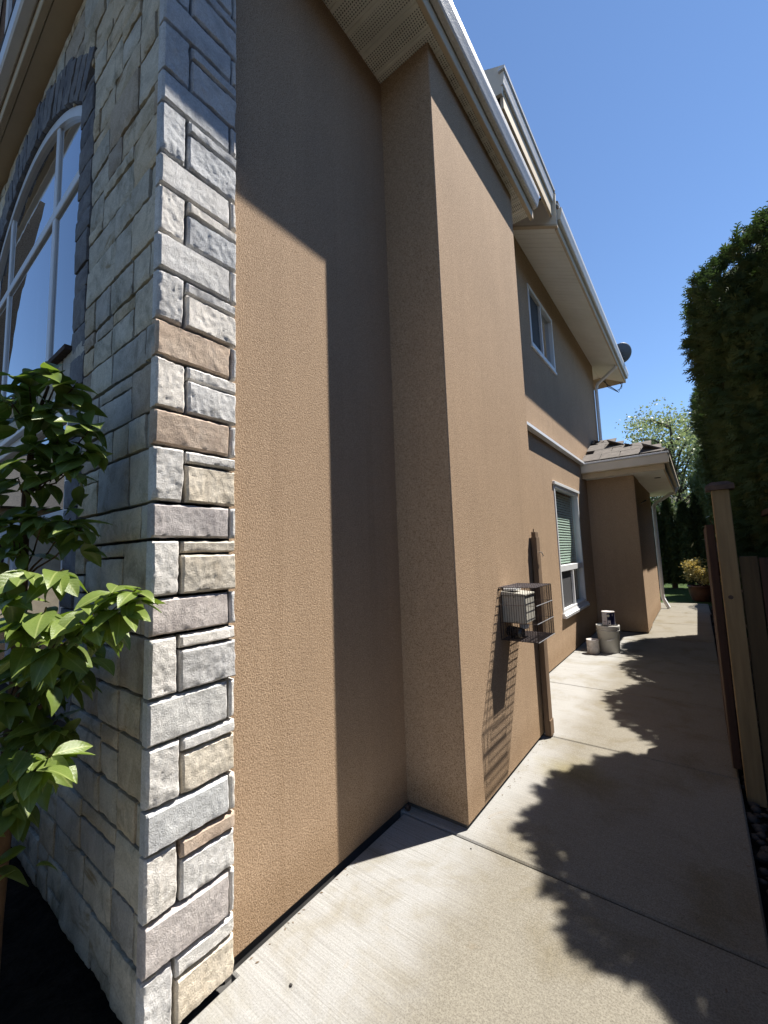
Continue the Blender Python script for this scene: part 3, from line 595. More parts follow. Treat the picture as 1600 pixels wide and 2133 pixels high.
# ---- stone cladding -------------------------------------------------------
JZ = [0.005, 0.216, 0.371, 0.568, 0.704, 0.897, 1.046, 1.247, 1.379, 1.578, 1.708, 1.909, 2.044, 2.237, 2.379, 2.570, 2.718, 2.908, 3.043, 3.258, 3.395, 3.607, 3.742, 3.945, 4.085, 4.288, 4.425, 4.628, 4.765, 4.86]
clad = MB().box(-1.74, SX-0.035, FY+0.035, 0.945, 0.0, 4.86).build('stone_cladding', MT['mortar'], house)
def stone(u0, u1, v0, v1, place, mat, seed, relief=0.012, res=0.014, parent=None, bulge=0.008, wob=0.0035, proud=1.0):
    """rock-faced block: place(u, v, h) -> world, h = height off the wall's back plane"""
    nu = max(3, min(44, int((u1-u0)/res))); nv = max(3, min(30, int((v1-v0)/res)))
    sd = Vector((seed * 3.17, seed * 1.31, seed * 0.77)); vs = []
    T0 = 0.036; prd = rnd.uniform(-0.003, 0.004) * proud; tilt = rnd.uniform(-0.5, 0.5)*relief; tiltv = rnd.uniform(-0.6, 0.3)*relief
    W, H = u1-u0, v1-v0; e = 0.007
    for j in range(nv + 1):
        for i in range(nu + 1):
            a, b_ = i/nu, j/nv
            # crowd samples towards the rim so that the arris stays crisp
            a = 0.5 - 0.5*math.cos(math.pi*a) if False else a
            u = u0 + W*a; v = v0 + H*b_
            du = min(u-u0, u1-u); dv = min(v-v0, v1-v); d = min(du, dv)
            p = Vector((u*9, v*9, 0)) + sd
            q = Vector((u*30, v*30, 5)) + sd
            bt = (v-v0)/H
            chip = max(0, 0.16 - bt - 0.42*mn.noise(Vector((u*17, seed*1.7, 2)))) if bt < 0.5 else 0
            h = T0 + prd + bulge * (1 if d > 1e-6 else 0) + relief * (0.50*mn.noise(q*0.30) + 0.28*mn.noise(Vector((u*70, v*26, seed))) + 0.20*mn.fractal(q*2.0, 0.5, 2, 4)) + tilt*(a-0.5) + tiltv*(b_-0.5) - relief*1.6*chip
            if d < 1e-6: h -= 0.001 + 0.003*mn.noise(q)
            uu = u + (wob*mn.noise(Vector((v*25, u*3, 1))+sd) if (i in (0, nu)) else 0)
            vv = v + (wob*mn.noise(Vector((u*20, v*3, 7))+sd) if (j in (0, nv)) else 0)
            vs.append(place(uu, vv, h))
    n1 = nu + 1; fs = [(j*n1+i, j*n1+i+1, (j+1)*n1+i+1, (j+1)*n1+i) for j in range(nv) for i in range(nu)]
    rim = [i for i in range(n1)] + [j*n1+nu for j in range(1, nv+1)] + [nv*n1+i for i in range(nu-1, -1, -1)] + [j*n1 for j in range(nv-1, 0, -1)]
    base = len(vs)
    for k in rim:
        j, i = divmod(k, n1); vs.append(place(u0 + W*i/nu, v0 + H*j/nv, 0.0))
    nr = len(rim); fs += [(rim[k], base+k, base+(k+1) % nr, rim[(k+1) % nr]) for k in range(nr)]
    me = mesh('stone', vs, fs, True); me.set_sharp_from_angle(angle=math.radians(34))
    return link('stone', me, parent or clad, mat)
side = lambda u, v, h: (SX - 0.04 + h, u, v)
front = lambda u, v, h: (u, FY + 0.04 - h, v)
G = 0.0060; GF = 0.0115
SIDE_COL = {0: [0, 0, 2], 1: [4], 2: [0, 3, 0], 3: [1], 4: [0, 0, 2], 5: [1], 6: [0, 0, 0], 7: [4], 8: [0, 2, 2], 9: [4], 10: [0, 0, 2], 11: [3], 12: [0, 0, 0], 13: [3], 14: [0, 0, 0], 15: [0], 16: [0, 0, 1], 17: [0], 18: [1, 1, 1], 19: [1]}
for i in range(len(JZ)-1):
    z0, z1 = JZ[i], JZ[i+1]; cs = SIDE_COL.get(i, [1, 1, 0]); sd = i * 7 + 1
    if i % 2 == 0:
        um = 0.738 + rnd.uniform(-0.006, 0.008); zm = z0 + (z1-z0)*rnd.uniform(0.66, 0.74)
        stone(0.635, um-G, z0+G, z1-G, side, STONE[cs[0]], sd, 0.012, 0.007)
        stone(um+G, 0.952, zm+G*0.7, z1-G, side, STONE[cs[1 % len(cs)]], sd+1, 0.008, 0.007)
        stone(um+G, 0.952, z0+G, zm-G*0.7, side, STONE[cs[2 % len(cs)]], sd+2, 0.011, 0.007)
    else:
        um = 0.928 + rnd.uniform(-0.005, 0.004)
        stone(0.635, um-G*0.7, z0+G, z1-G, side, STONE[cs[0]], sd, 0.007, 0.007)
        stone(um+G*0.7, 0.952, z0+G, z1-G, side, STONE[0], sd+1, 0.008, 0.0075)
# front face
AC, AHW, AZS, ARISE = -3.5, 1.07, 3.98, 0.38
AR = (AHW**2 + ARISE**2) / (2*ARISE); AZC = AZS + ARISE - AR
def arch_z(x, extra=0.0):
    dx = x - AC; r = AR + extra
    return AZC + math.sqrt(max(0, r*r - dx*dx))
clf = MB()
clf.box(-2.43, SX-0.036, FY+0.036, 0.94, 0.0, 4.70)
clf.box(-5.4, -2.43, FY+0.036, 0.94, 0.0, 0.80).box(-5.4, -2.43, FY+0.036, 0.94, 2.34, 2.60).box(-5.4, -4.57, FY+0.036, 0.94, 0.80, 2.34).box(-5.4, -4.57, FY+0.036, 0.94, 2.60, 4.70)
xs = np.linspace(-4.57, -2.43, 25)
for a, b_ in zip(xs[:-1], xs[1:]):
    clf.add([(a, yy, zz) for yy in (FY+0.036, 0.94) for zz in (arch_z(a), 4.70)] + [(b_, yy, zz) for yy in (FY+0.036, 0.94) for zz in (arch_z(b_), 4.70)], [(0,1,5,4), (2,6,7,3), (0,4,6,2), (1,3,7,5)])
cladf = clf.build('stone_cladding', MT['mortar'], house)
FJ = JZ[:-2] + [4.70]
JQ = -2.245
def fill(xr, xl, z0, z1, first_w, sd, ok):
    x = xr; k = 0
    while x > xl + 0.05:
        wd = first_w if (k == 0 and first_w) else rnd.uniform(0.14, 0.36)
        xe = max(x - wd, xl)
        if xe - xl < 0.08: xe = xl
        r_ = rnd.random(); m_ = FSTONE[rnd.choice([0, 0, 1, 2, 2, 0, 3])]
        cen = ((x+xe)/2, (z0+z1)/2)
        if ok(cen[0], z0, z1):
            if z1-z0 > 0.17 and r_ < 0.5 and k > 0:
                zm = z0 + (z1-z0)*(rnd.uniform(0.6, 0.72) if rnd.random() < 0.65 else rnd.uniform(0.3, 0.4))
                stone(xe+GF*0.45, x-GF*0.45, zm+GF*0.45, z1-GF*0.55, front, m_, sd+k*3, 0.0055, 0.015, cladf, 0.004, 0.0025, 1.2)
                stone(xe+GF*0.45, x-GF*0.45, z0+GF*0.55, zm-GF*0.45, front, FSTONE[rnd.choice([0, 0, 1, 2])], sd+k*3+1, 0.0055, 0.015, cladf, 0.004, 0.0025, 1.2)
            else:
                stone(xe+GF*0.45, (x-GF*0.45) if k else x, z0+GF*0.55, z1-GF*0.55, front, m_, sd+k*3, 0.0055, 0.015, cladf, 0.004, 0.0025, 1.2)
        x = xe; k += 1
for i in range(len(FJ)-1):
    z0, z1 = FJ[i], FJ[i+1]; fw_ = 0.235 + rnd.uniform(-0.02, 0.03) if i % 2 == 0 else 0.085 + rnd.uniform(-0.01, 0.02); zc = (z0+z1)/2
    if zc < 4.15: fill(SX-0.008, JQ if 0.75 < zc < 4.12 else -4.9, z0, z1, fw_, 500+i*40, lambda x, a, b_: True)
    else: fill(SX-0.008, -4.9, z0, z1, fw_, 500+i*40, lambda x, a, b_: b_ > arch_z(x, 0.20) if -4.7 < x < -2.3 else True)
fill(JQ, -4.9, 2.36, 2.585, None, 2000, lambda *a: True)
# slate jamb quoins and voussoirs round the arched window
z = 0.80; k = 0
while z < 3.98:
    h_ = rnd.uniform(0.11, 0.2); z1 = min(z+h_, 4.0)
    stone(-2.425, JQ-rnd.uniform(-0.012, 0.012), z+0.004, z1-0.004, lambda u, v, h: (u, FY+0.036-h, v), SLATE, 3000+k, 0.0055, 0.015, cladf, 0.004, 0.0025, 1.2); z = z1; k += 1
na = 26; a_max = math.asin(AHW/AR)
for k in range(na):
    t0 = -a_max - 0.10 + (2*a_max+0.12) * k/na; t1 = -a_max - 0.10 + (2*a_max+0.12) * (k+1)/na
    def vp(u, v, h, t0=t0, t1=t1):
        t = -u; r = v; return (AC + r*math.sin(t), FY+0.026-h, AZC + r*math.cos(t))
    stone(-t1+0.003, -t0-0.003, AR+0.005, AR+0.24+rnd.uniform(-0.02, 0.03), vp, SLATE, 3200+k, 0.0055, 0.016, cladf, 0.003, 0.0025, 1.2)
# arched window
fr = MB(); nseg = 36; fwid = 0.055
def band(mb, r0, r1, ya, yb):
    pts = [(-a_max + 2*a_max*i/nseg) for i in range(nseg+1)]
    vs = []
    for t in pts:
        for r in (r0, r1):
            for yy in (ya, yb): vs.append((AC + r*math.sin(t), yy, AZC + r*math.cos(t)))
    fs = []
    for i in range(nseg):
        o = 4*i; fs += [(o, o+4, o+6, o+2), (o+1, o+3, o+7, o+5), (o, o+1, o+5, o+4), (o+2, o+6, o+7, o+3)]
    fs += [(0, 2, 3, 1), (4*nseg, 4*nseg+1, 4*nseg+3, 4*nseg+2)]
    mb.add(vs, fs)
band(fr, AR-fwid, AR-0.002, FY+0.012, FY+0.05)
fr.box(-2.43-0.035, -2.432, FY+0.014, FY+0.05, 2.60, AZS-0.03, 0.004).box(-4.57, -4.57+0.035, FY+0.014, FY+0.05, 2.60, AZS-0.03, 0.004).box(-4.57, -2.432, FY+0.013, FY+0.05, 2.595, 2.64, 0.004)
aw = fr.build('arched_window', MT['white'], house)
for x in (-2.93, -4.07): B('mullion', x-0.028, x+0.028, FY+0.018, FY+0.045, 2.64, arch_z(x)-fwid+0.01, MT['white'], aw, 0.004)
B('transom', -4.53, -2.468, FY+0.016, FY+0.046, 3.585, 3.645, MT['white'], aw, 0.004)
def pane_arch(xa, xb, zlo, zhi):
    n_ = 14; top = [(xa + (xb-xa)*i/n_) for i in range(n_+1)]
    vs = [(xa, FY+0.03, zlo), (xb, FY+0.03, zlo)] + [(x, FY+0.03, min(zhi, arch_z(x)-fwid+0.02) if zhi else arch_z(x)-fwid+0.02) for x in reversed(top)]
    MB().add(vs, [tuple(range(len(vs)))]).build('pane', MT['glass_dark'], aw)
for a, b_ in ((-4.535, -4.098), (-4.042, -2.958), (-2.902, -2.465)):
    pane_arch(a, b_, 2.64, 3.585); pane_arch(a, b_, 3.64, None)
room = MB(); room.add([(-4.6, 0.95, 2.4), (-2.4, 0.95, 2.4), (-2.4, 0.95, 4.6), (-4.6, 0.95, 4.6), (-4.6, 1.8, 2.4), (-2.4, 1.8, 2.4), (-2.4, 1.8, 4.6), (-4.6, 1.8, 4.6)], [(4,7,6,5), (0,3,7,4), (1,5,6,2), (0,4,5,1), (3,2,6,7)]); room.build('room_lining', MT['room'], aw)
MB().extrude([(-2.40, FY-0.035, 2.565), (-4.62, FY-0.035, 2.565), (-4.62, FY-0.035, 2.59), (-2.40, FY-0.035, 2.59)], (0, 0.09, 0)).build('sill', MT['cap'], aw)
# lower front window
lf = MB().box(-4.57, -2.43, FY+0.01, FY+0.06, 2.27, 2.335, 0.004).box(-4.57, -2.43, FY+0.01, FY+0.06, 0.80, 0.87, 0.004).box(-2.49, -2.43, FY+0.012, FY+0.06, 0.87, 2.27, 0.004).box(-4.57, -4.51, FY+0.012, FY+0.06, 0.87, 2.27, 0.004).build('window', MT['white'], house)
B('rail', -4.51, -2.49, FY+0.02, FY+0.056, 1.70, 1.78, MT['white'], lf, 0.004)
B('mullion', -3.55, -3.48, FY+0.022, FY+0.056, 0.87, 1.70, MT['white'], lf, 0.004)
B('head_trim', -4.62, -2.40, FY-0.02, FY+0.03, 2.325, 2.362, MT['white'], lf, 0.004)
for (a, b_, c, d) in ((-4.51, -2.49, 1.78, 2.27), (-4.51, -3.55, 0.87, 1.70), (-3.48, -2.49, 0.87, 1.70)):
    MB().add([(a, FY+0.04, c), (b_, FY+0.04, c), (b_, FY+0.04, d), (a, FY+0.04, d)], [(0, 1, 2, 3)]).build('pane', MT['glass_dark'], lf)
room = MB(); room.add([(-4.6, 0.95, 0.6), (-2.4, 0.95, 0.6), (-2.4, 0.95, 2.4), (-4.6, 0.95, 2.4), (-4.6, 1.8, 0.6), (-2.4, 1.8, 0.6), (-2.4, 1.8, 2.4), (-4.6, 1.8, 2.4)], [(4,7,6,5), (0,3,7,4), (1,5,6,2), (0,4,5,1), (3,2,6,7)]); room.build('room_lining', MT['room'], lf)
# belt soffit, fascia, upper storey above the stone
bl = B('belt_soffit', -6.0, SX+0.1, 0.545, 0.95, 4.712, 4.74, MT['tan'], house)
B('belt_fascia', -6.0, SX+0.1, 0.505, 0.541, 4.705, 4.90, MT['tan'], house, 0.004)
B('belt_gutter', -6.0, SX+0.1, 0.44, 0.503, 4.785, 4.93, MT['white'], house, 0.01)
B('belt_roof', -6.0, -2.2, 0.44, 0.9, 4.935, 4.97, MT['shingle'], house)
B('upper_wall', -6.2, -2.9, 0.62, 0.69, 4.9, 7.6, MT['upper'], house)
B('trim_board', -4.44, -4.36, 0.59, 0.618, 4.97, 7.4, MT['white'], house, 0.004)
B('trim_board', -3.62, -3.54, 0.59, 0.618, 4.97, 7.4, MT['white'], house, 0.004)
MB().extrude([(-4.55, 0.30, 7.45), (-5.6, 0.30, 5.15), (-5.75, 0.30, 5.25), (-4.7, 0.30, 7.55)], (0, 0.31, 0)).build('rake_soffit', MT['cream'], house)
# shallow bay left of the windows (seen mirrored in the glass)
MB().extrude([(-5.75, 0.60, 0.0), (-5.75, 0.42, 0.0), (-5.75, 0.42, 3.3), (-5.75, 0.36, 4.2), (-5.75, 0.26, 5.0), (-5.75, 0.18, 5.6), (-5.75, 0.60, 5.6)], (0.2, 0, 0)).build('bay_return', MT['stucco'], house)

# ================================================================== THINGS ON THE HOUSE
# satellite dish
dish = empty('satellite_dish', (-1.0, 10.35, 5.65), 'grey satellite dish mounted above the far end of the eave', 'satellite dish')
prof = [(0.21*t, 0.07*t*t) for t in np.linspace(0.001, 1, 9)]
mb = MB(); n_ = 30
vs = [(r*math.cos(2*math.pi*k/n_), r*math.sin(2*math.pi*k/n_)*1.08, d) for r, d in prof for k in range(n_)] + [(r*0.995*math.cos(2*math.pi*k/n_), r*0.995*math.sin(2*math.pi*k/n_)*1.08, d+0.008) for r, d in prof for k in range(n_)]
fs = []; P_ = len(prof)
for i in range(P_-1):
    for k in range(n_):
        a = i*n_+k; b_ = i*n_+(k+1) % n_; fs += [(a, b_, b_+n_, a+n_), (P_*n_+a, P_*n_+a+n_, P_*n_+b_+n_, P_*n_+b_)]
for k in range(n_): a = (P_-1)*n_+k; b_ = (P_-1)*n_+(k+1) % n_; fs.append((a, b_, b_+P_*n_, a+P_*n_))
R_ = Matrix.Translation((-0.965, 10.35, 5.80)) @ Matrix.Rotation(math.radians(20), 4, 'Z') @ Matrix.Rotation(math.radians(-62), 4, 'X')
mb.add([R_ @ Vector(p) for p in vs], fs); mb.build('reflector', MT['dish'], dish, True)
MB().tube([(-1.0, 10.38, 5.62), (-1.0, 10.36, 5.78), (-0.95, 10.32, 5.84)], 0.022, 8).build('mast', MT['dish'], dish)
MB().tube([(-0.95, 10.32, 5.70), (-0.86, 10.75, 5.84), (-0.86, 10.80, 5.96)], 0.012, 6).build('feed_arm', MT['dish'], dish)

# wire cage on the wall
CA, CB_, CY0, CY1, CZ0, CZ1 = -1.115, -0.871, 2.75, 3.12, 0.895, 1.245
cage = empty('wire_cage', (-1.0, 2.93, 0.895), 'dark wire cage fixed to the brown wall around a meter box', 'cage')
def wires(name, axis_fixed, val, a0, a1, b0, b1, sa, sb, mat, rr=0.0016):
    mb = MB()
    def P(a, b_):
        return {'y': (a, val, b_), 'x': (val, a, b_), 'z': (a, b_, val)}[axis_fixed]
    n1 = max(2, round((a1-a0)/sa)); n2 = max(2, round((b1-b0)/sb))
    for i in range(n1+1):
        a = a0 + (a1-a0)*i/n1; mb.tube([P(a, b0), P(a, b1)], rr*(1.5 if i in (0, n1) else 1), 5)
    for j in range(n2+1):
        b_ = b0 + (b1-b0)*j/n2; mb.tube([P(a0, b_), P(a1, b_)], rr*(1.5 if j in (0, n2) else 1.15), 5)
    return mb.build(name, mat, cage)
wires('front_panel', 'y', CY0, CA, CB_, CZ0, CZ1, 0.0165, 0.117, MT['wire'])
wires('rear_panel', 'y', CY1, CA, CB_, CZ0, CZ1, 0.0165, 0.117, MT['wire'])
wires('side_panel', 'x', CB_, CY0, CY1, CZ0, CZ1, 0.0165, 0.117, MT['wire'])
wires('top_panel', 'z', CZ1, CA, CB_, CY0, CY1, 0.0165, 0.046, MT['wire'])
wires('floor_panel', 'z', CZ0, CA, CB_, CY0, CY1, 0.0165, 0.0165, MT['wire'])
for z in (1.012, 1.128, CZ0): MB().tube([(CB_+0.004, CY0, z), (CB_+0.004, CY1, z)], 0.0026, 6).build('brace_wire', MT['steel'], cage)
# meter box inside
mbx = empty('meter_box', (-1.03, 2.87, 0.99), 'grey metal meter box inside the wire cage', 'meter box')
B('casing', -1.118, -0.955, 2.80, 2.99, 1.002, 1.188, MT['grey_box'], mbx, 0.006)
MB().extrude([(-1.118, 2.792, 1.19), (-0.948, 2.792, 1.19), (-0.948, 2.792, 1.197), (-1.118, 2.792, 1.215)], (0, 0.205, 0)).build('lid', MT['grey_box'], mbx)
for p in ((-1.03, 1.178), (-1.02, 1.012)): MB().tube([(p[0], 2.801, p[1]), (p[0], 2.796, p[1])], 0.004, 8).build('screw', MT['black'], mbx)
bx_ = empty('sensor_unit', (-1.09, 2.85, 1.20), 'small white plastic unit on top of the grey meter box', 'sensor')
B('body', -1.112, -1.02, 2.815, 2.93, 1.2165, 1.238, MT['white_plastic'], bx_, 0.006); B('bracket', -1.118, -1.1125, 2.83, 2.90, 1.2165, 1.238, MT['black'], bx_)
sc_ = empty('security_camera', (-1.05, 2.85, 0.90), 'small black and white security camera on the cage floor', 'camera')
MB().tube([(-1.09, 2.83, 0.945), (-1.00, 2.81, 0.94), (-0.985, 2.807, 0.939)], [0.036, 0.034, 0.028], 16).build('body', MT['black'], sc_, False)
MB().tube([(-1.02, 2.86, 0.972), (-0.985, 2.88, 0.975), (-0.97, 2.885, 0.972)], [0.022, 0.02, 0.012], 12).build('mount', MT['white_plastic'], sc_)
MB().tube([(-1.05, 2.84, 0.899), (-1.05, 2.835, 0.92)], 0.03, 14).build('base', MT['black'], sc_)

# gate latch post leaning on the wall
lp = empty('latch_post', (-1.09, 3.56, 0), 'weathered upright timber post standing against the brown wall beside the cage', 'post')
MB().box(-1.108, -1.066, 3.50, 3.592, 0.012, 1.60, 0.003).build('upright', MT['wood'], lp)
B('cleat', -1.106, -1.072, 3.505, 3.588, 1.6015, 1.642, MT['wood'], lp, 0.002)
MB().tube([(-1.09, 3.52, 1.64), (-1.089, 3.518, 1.668)], 0.004, 6).build('nail', MT['cap'], lp)
MB().tube([(-1.066, 3.55, 1.47), (-1.045, 3.55, 1.472), (-1.04, 3.55, 1.46), (-1.035, 3.56, 1.44), (-1.045, 3.57, 1.435)], 0.0035, 6).build('hook', MT['steel'], lp)
B('foot_block', -1.0655, -1.058, 3.502, 3.588, 0.012, 0.13, MT['wood'], lp, 0.002)

# bucket and paint tins
def pail(cx, cy, r0, r1, h, name, label, cat, mat):
    e = empty(name, (cx, cy, 0), label, cat); return e
bk = empty('bucket', (-1.135, 6.75, 0), 'large off-white plastic bucket with lid and wire handle', 'bucket')
MB().lathe([(0.0, 0.003), (0.128, 0.003), (0.131, 0.006), (0.143, 0.30), (0.150, 0.302), (0.150, 0.312), (0.144, 0.314), (0.144, 0.330), (0.151, 0.332), (0.151, 0.342), (0.145, 0.344), (0.145, 0.362)], -1.135, 6.75, 40).build('shell', MT['bucket'], bk, True)
MB().lathe([(0.0, 0.368), (0.135, 0.368), (0.138, 0.378), (0.150, 0.379), (0.153, 0.374), (0.153, 0.352), (0.1515, 0.345)], -1.135, 6.75, 40).build('lid', MT['bucket'], bk, True)
hp = []
for t in np.linspace(0, 1, 17):
    a = math.radians(-160 + 140*t); hp.append((-1.135 + 0.156*math.cos(a), 6.75 + 0.156*math.sin(a), 0.315 - 0.135*math.sin(math.pi*t)**0.8))
MB().tube(hp, 0.0022, 5).build('handle', MT['steel'], bk); g_ = hp[8:12]; MB().tube(g_, 0.007, 8).build('grip', MT['white_plastic'], bk)
pc = empty('paint_can', (-1.115, 6.74, 0.379), 'paint can with navy and white label standing on the bucket lid', 'paint can')
PXc, PYc, PZ = -1.115, 6.74, 0.3795
MB().lathe([(0.0, PZ), (0.080, PZ), (0.083, PZ+0.003), (0.081, PZ+0.008), (0.081, PZ+0.180), (0.084, PZ+0.184), (0.083, PZ+0.190), (0.076, PZ+0.190), (0.074, PZ+0.183), (0.0, PZ+0.183)], PXc, PYc, 40).build('tin', MT['splash'], pc, True)
ca = math.atan2(-PYc, -PXc)
def patch(name, a0, a1, z0, z1, r, mat):
    MB().lathe([(r, z0), (r, z1)], PXc, PYc, 16, ca + a0, ca + a1).build(name, mat, pc, True)
patch('label', -1.5, -0.22, PZ+0.008, PZ+0.175, 0.0815, MT['paper']); patch('label', -0.22, 1.35, PZ+0.008, PZ+0.175, 0.0817, MT['navy'])
# ring emblem, bar-code panel, small print on the label
def ring(a, z, r0, r1, mat, aa=0, ab=6.283):
    mb = MB(); n_ = 20; vs = []
    for k in range(n_+1):
        t = aa + (ab-aa)*k/n_
        for r in (r0, r1):
            ang = ca + a + r*math.cos(t)/0.0822; vs.append((PXc + 0.0822*math.cos(ang), PYc + 0.0822*math.sin(ang), z + r*math.sin(t)))
    mb.add(vs, [(2*k, 2*k+1, 2*k+3, 2*k+2) for k in range(n_)]); mb.build('emblem', mat, pc)
ring(0.0, PZ+0.137, 0.0001, 0.017, MT['ivory']); 
mb = MB()
ring2 = 0.0825
for k in range(15):
    pass
def ring_dark(a, z, r0, r1, aa, ab):
    mb = MB(); n_ = 16; vs = []
    for k in range(n_+1):
        t = aa + (ab-aa)*k/n_
        for r in (r0, r1):
            ang = ca + a + r*math.cos(t)/0.0826; vs.append((PXc + 0.0826*math.cos(ang), PYc + 0.0826*math.sin(ang), z + r*math.sin(t)))
    mb.add(vs, [(2*k, 2*k+1, 2*k+3, 2*k+2) for k in range(n_)]); mb.build('emblem', MT['navy'], pc)
ring_dark(0.0, PZ+0.137, 0.0055, 0.009, 0.6, 5.6)
patch('barcode_panel', -0.12, 0.30, PZ+0.012, PZ+0.072, 0.0822, MT['paper']); patch('barcode', 0.0, 0.20, PZ+0.020, PZ+0.042, 0.0826, MT['navy'])
for zz in (0.05, 0.10, 0.12, 0.14): patch('print_line', -1.1, -0.4, PZ+zz, PZ+zz+0.006, 0.0820, MT['screen'] if zz < 0.06 else MT['bucket'])
patch('print_line', 0.62, 0.75, PZ+0.135, PZ+0.165, 0.0822, MT['paper'])
pt = empty('paint_tin', (-1.31, 6.55, 0), 'small open paint tin smeared with white paint beside the bucket', 'paint tin')
MB().lathe([(0.0, 0.003), (0.076, 0.003), (0.080, 0.007), (0.080, 0.182), (0.083, 0.186), (0.082, 0.192), (0.075, 0.191), (0.073, 0.15), (0.0, 0.15)], -1.31, 6.55, 36).build('shell', MT['splash'], pt, True)
MB().lathe([(0.0, 0.153), (0.072, 0.155), (0.073, 0.16)], -1.31, 6.55, 24).build('paint', MT['dark_paint'], pt)
hp = []
for t in np.linspace(0, 1, 13):
    a = math.radians(-165 + 150*t); hp.append((-1.31 + 0.085*math.cos(a), 6.55 + 0.085*math.sin(a), 0.155 - 0.07*math.sin(math.pi*t)))
MB().tube(hp, 0.002, 5).build('handle', MT['steel'], pt)
for sg in (0, -1): MB().tube([hp[sg], Vector(hp[sg]) * 1.0 + Vector((0.004, -0.002, 0.0))], 0.007, 8).build('ear', MT['steel'], pt)

# ================================================================== FENCE, GATE
fp = empty('fence_post', (0.145, 3.395, 0), 'tall pale square gate post with dark weathered cap', 'fence post')
MB().box(0.100, 0.189, 3.35, 3.439, -0.05, 1.832, 0.003).build('shaft', MT['post'], fp)
MB().add([(0.072, 3.325, 1.833), (0.215, 3.325, 1.833), (0.215, 3.465, 1.833), (0.072, 3.465, 1.833), (0.072, 3.325, 1.862), (0.215, 3.325, 1.862), (0.215, 3.465, 1.862), (0.072, 3.465, 1.862), (0.105, 3.355, 1.885), (0.185, 3.355, 1.885), (0.185, 3.435, 1.885), (0.105, 3.435, 1.885)],
   [(0,3,2,1), (0,1,5,4), (1,2,6,5), (2,3,7,6), (3,0,4,7), (4,5,9,8), (5,6,10,9), (6,7,11,10), (7,4,8,11), (8,9,10,11)]).build('cap', MT['cap'], fp)
MB().tube([(0.135, 3.352, 1.16), (0.135, 3.3485, 1.16)], 0.013, 12).build('knot', MT['cap'], fp)
cf = empty('cross_fence', (0.28, 3.38, 0), 'short pale boards filling the gap beside the tall gate post', 'fence')
B('board', 0.196, 0.283, 3.36, 3.385, 0.02, 1.41, MT['oldboard'], cf, 0.003); B('board', 0.288, 0.375, 3.362, 3.387, 0.02, 1.40, MT['brownwood'], cf, 0.003)
B('rail', 0.196, 0.40, 3.388, 3.43, 1.10, 1.18, MT['brownwood'], cf, 0.003); B('rail', 0.196, 0.40, 3.388, 3.43, 0.30, 0.38, MT['brownwood'], cf, 0.003)
gt = empty('gate', (0.075, 3.95, 0.07), 'dark brown board gate standing open along the path edge', 'gate')
for k in range(7): B('board', 0.052, 0.072, 3.53+0.13*k, 3.53+0.13*k+0.125, 0.075, 1.615, MT['brownwood'], gt, 0.003)
for z in (0.25, 1.28): B('rail', 0.0725, 0.108, 3.53, 4.43, z, z+0.09, MT['brownwood'], gt, 0.003)
B('edge_batten', 0.050, 0.056, 3.505, 3.528, 0.075, 1.62, MT['wood'], gt, 0.001)
B('edge_batten', 0.0565, 0.098, 3.50, 3.528, 0.075, 1.62, MT['brownwood'], gt, 0.003)
for z in (0.28, 1.30): MB().box(0.109, 0.114, 3.42, 3.62, z, z+0.05).build('hinge', MT['black'], gt)
def fence(name, label, x, y0, y1, top, parts):
    f = empty(name, (x, (y0+y1)/2, 0), label, 'fence', 'side fences')
    yy = y0; bm = None
    while yy < y1 - 0.02:
        h_ = top + rnd.uniform(-0.008, 0.008)
        B('board', x, x+0.02, yy, min(yy+0.137, y1), 0.02, h_, MT['brownwood'], f); yy += 0.141
    for z in (0.3, top-0.25): B('rail', x+0.021, x+0.06, y0, y1, z, z+0.085, MT['brownwood'], f)
    B('top_rail', x-0.03, x+0.07, y0, y1, top+0.010, top+0.045, MT['brownwood'], f, 0.004)
    yy = y0
    while yy < y1: B('post', x+0.061, x+0.15, yy, yy+0.089, -0.05, top-0.0, MT['brownwood'], f); yy += 2.2
fence('board_fence', 'dark brown board fence along the path beyond the gate', 0.40, 3.45, 15.2, 1.66, True)
fence('board_fence', 'dark brown board fence beside the path before the gate post', 0.40, -1.0, 2.62, 1.58, True)
# the neighbour's deck railing glimpsed past the fence
dk = empty('deck_railing', (1.25, 7.2, 0), 'reddish wooden deck railing of the neighbour behind the dark fence', 'railing')
B('top_rail', 1.0, 3.2, 9.4, 9.5, 1.62, 1.70, MT['wood'], dk)
for k in range(18): B('baluster', 1.02+0.12*k, 1.06+0.12*k, 9.43, 9.47, 0.75, 1.62, MT['wood'], dk)

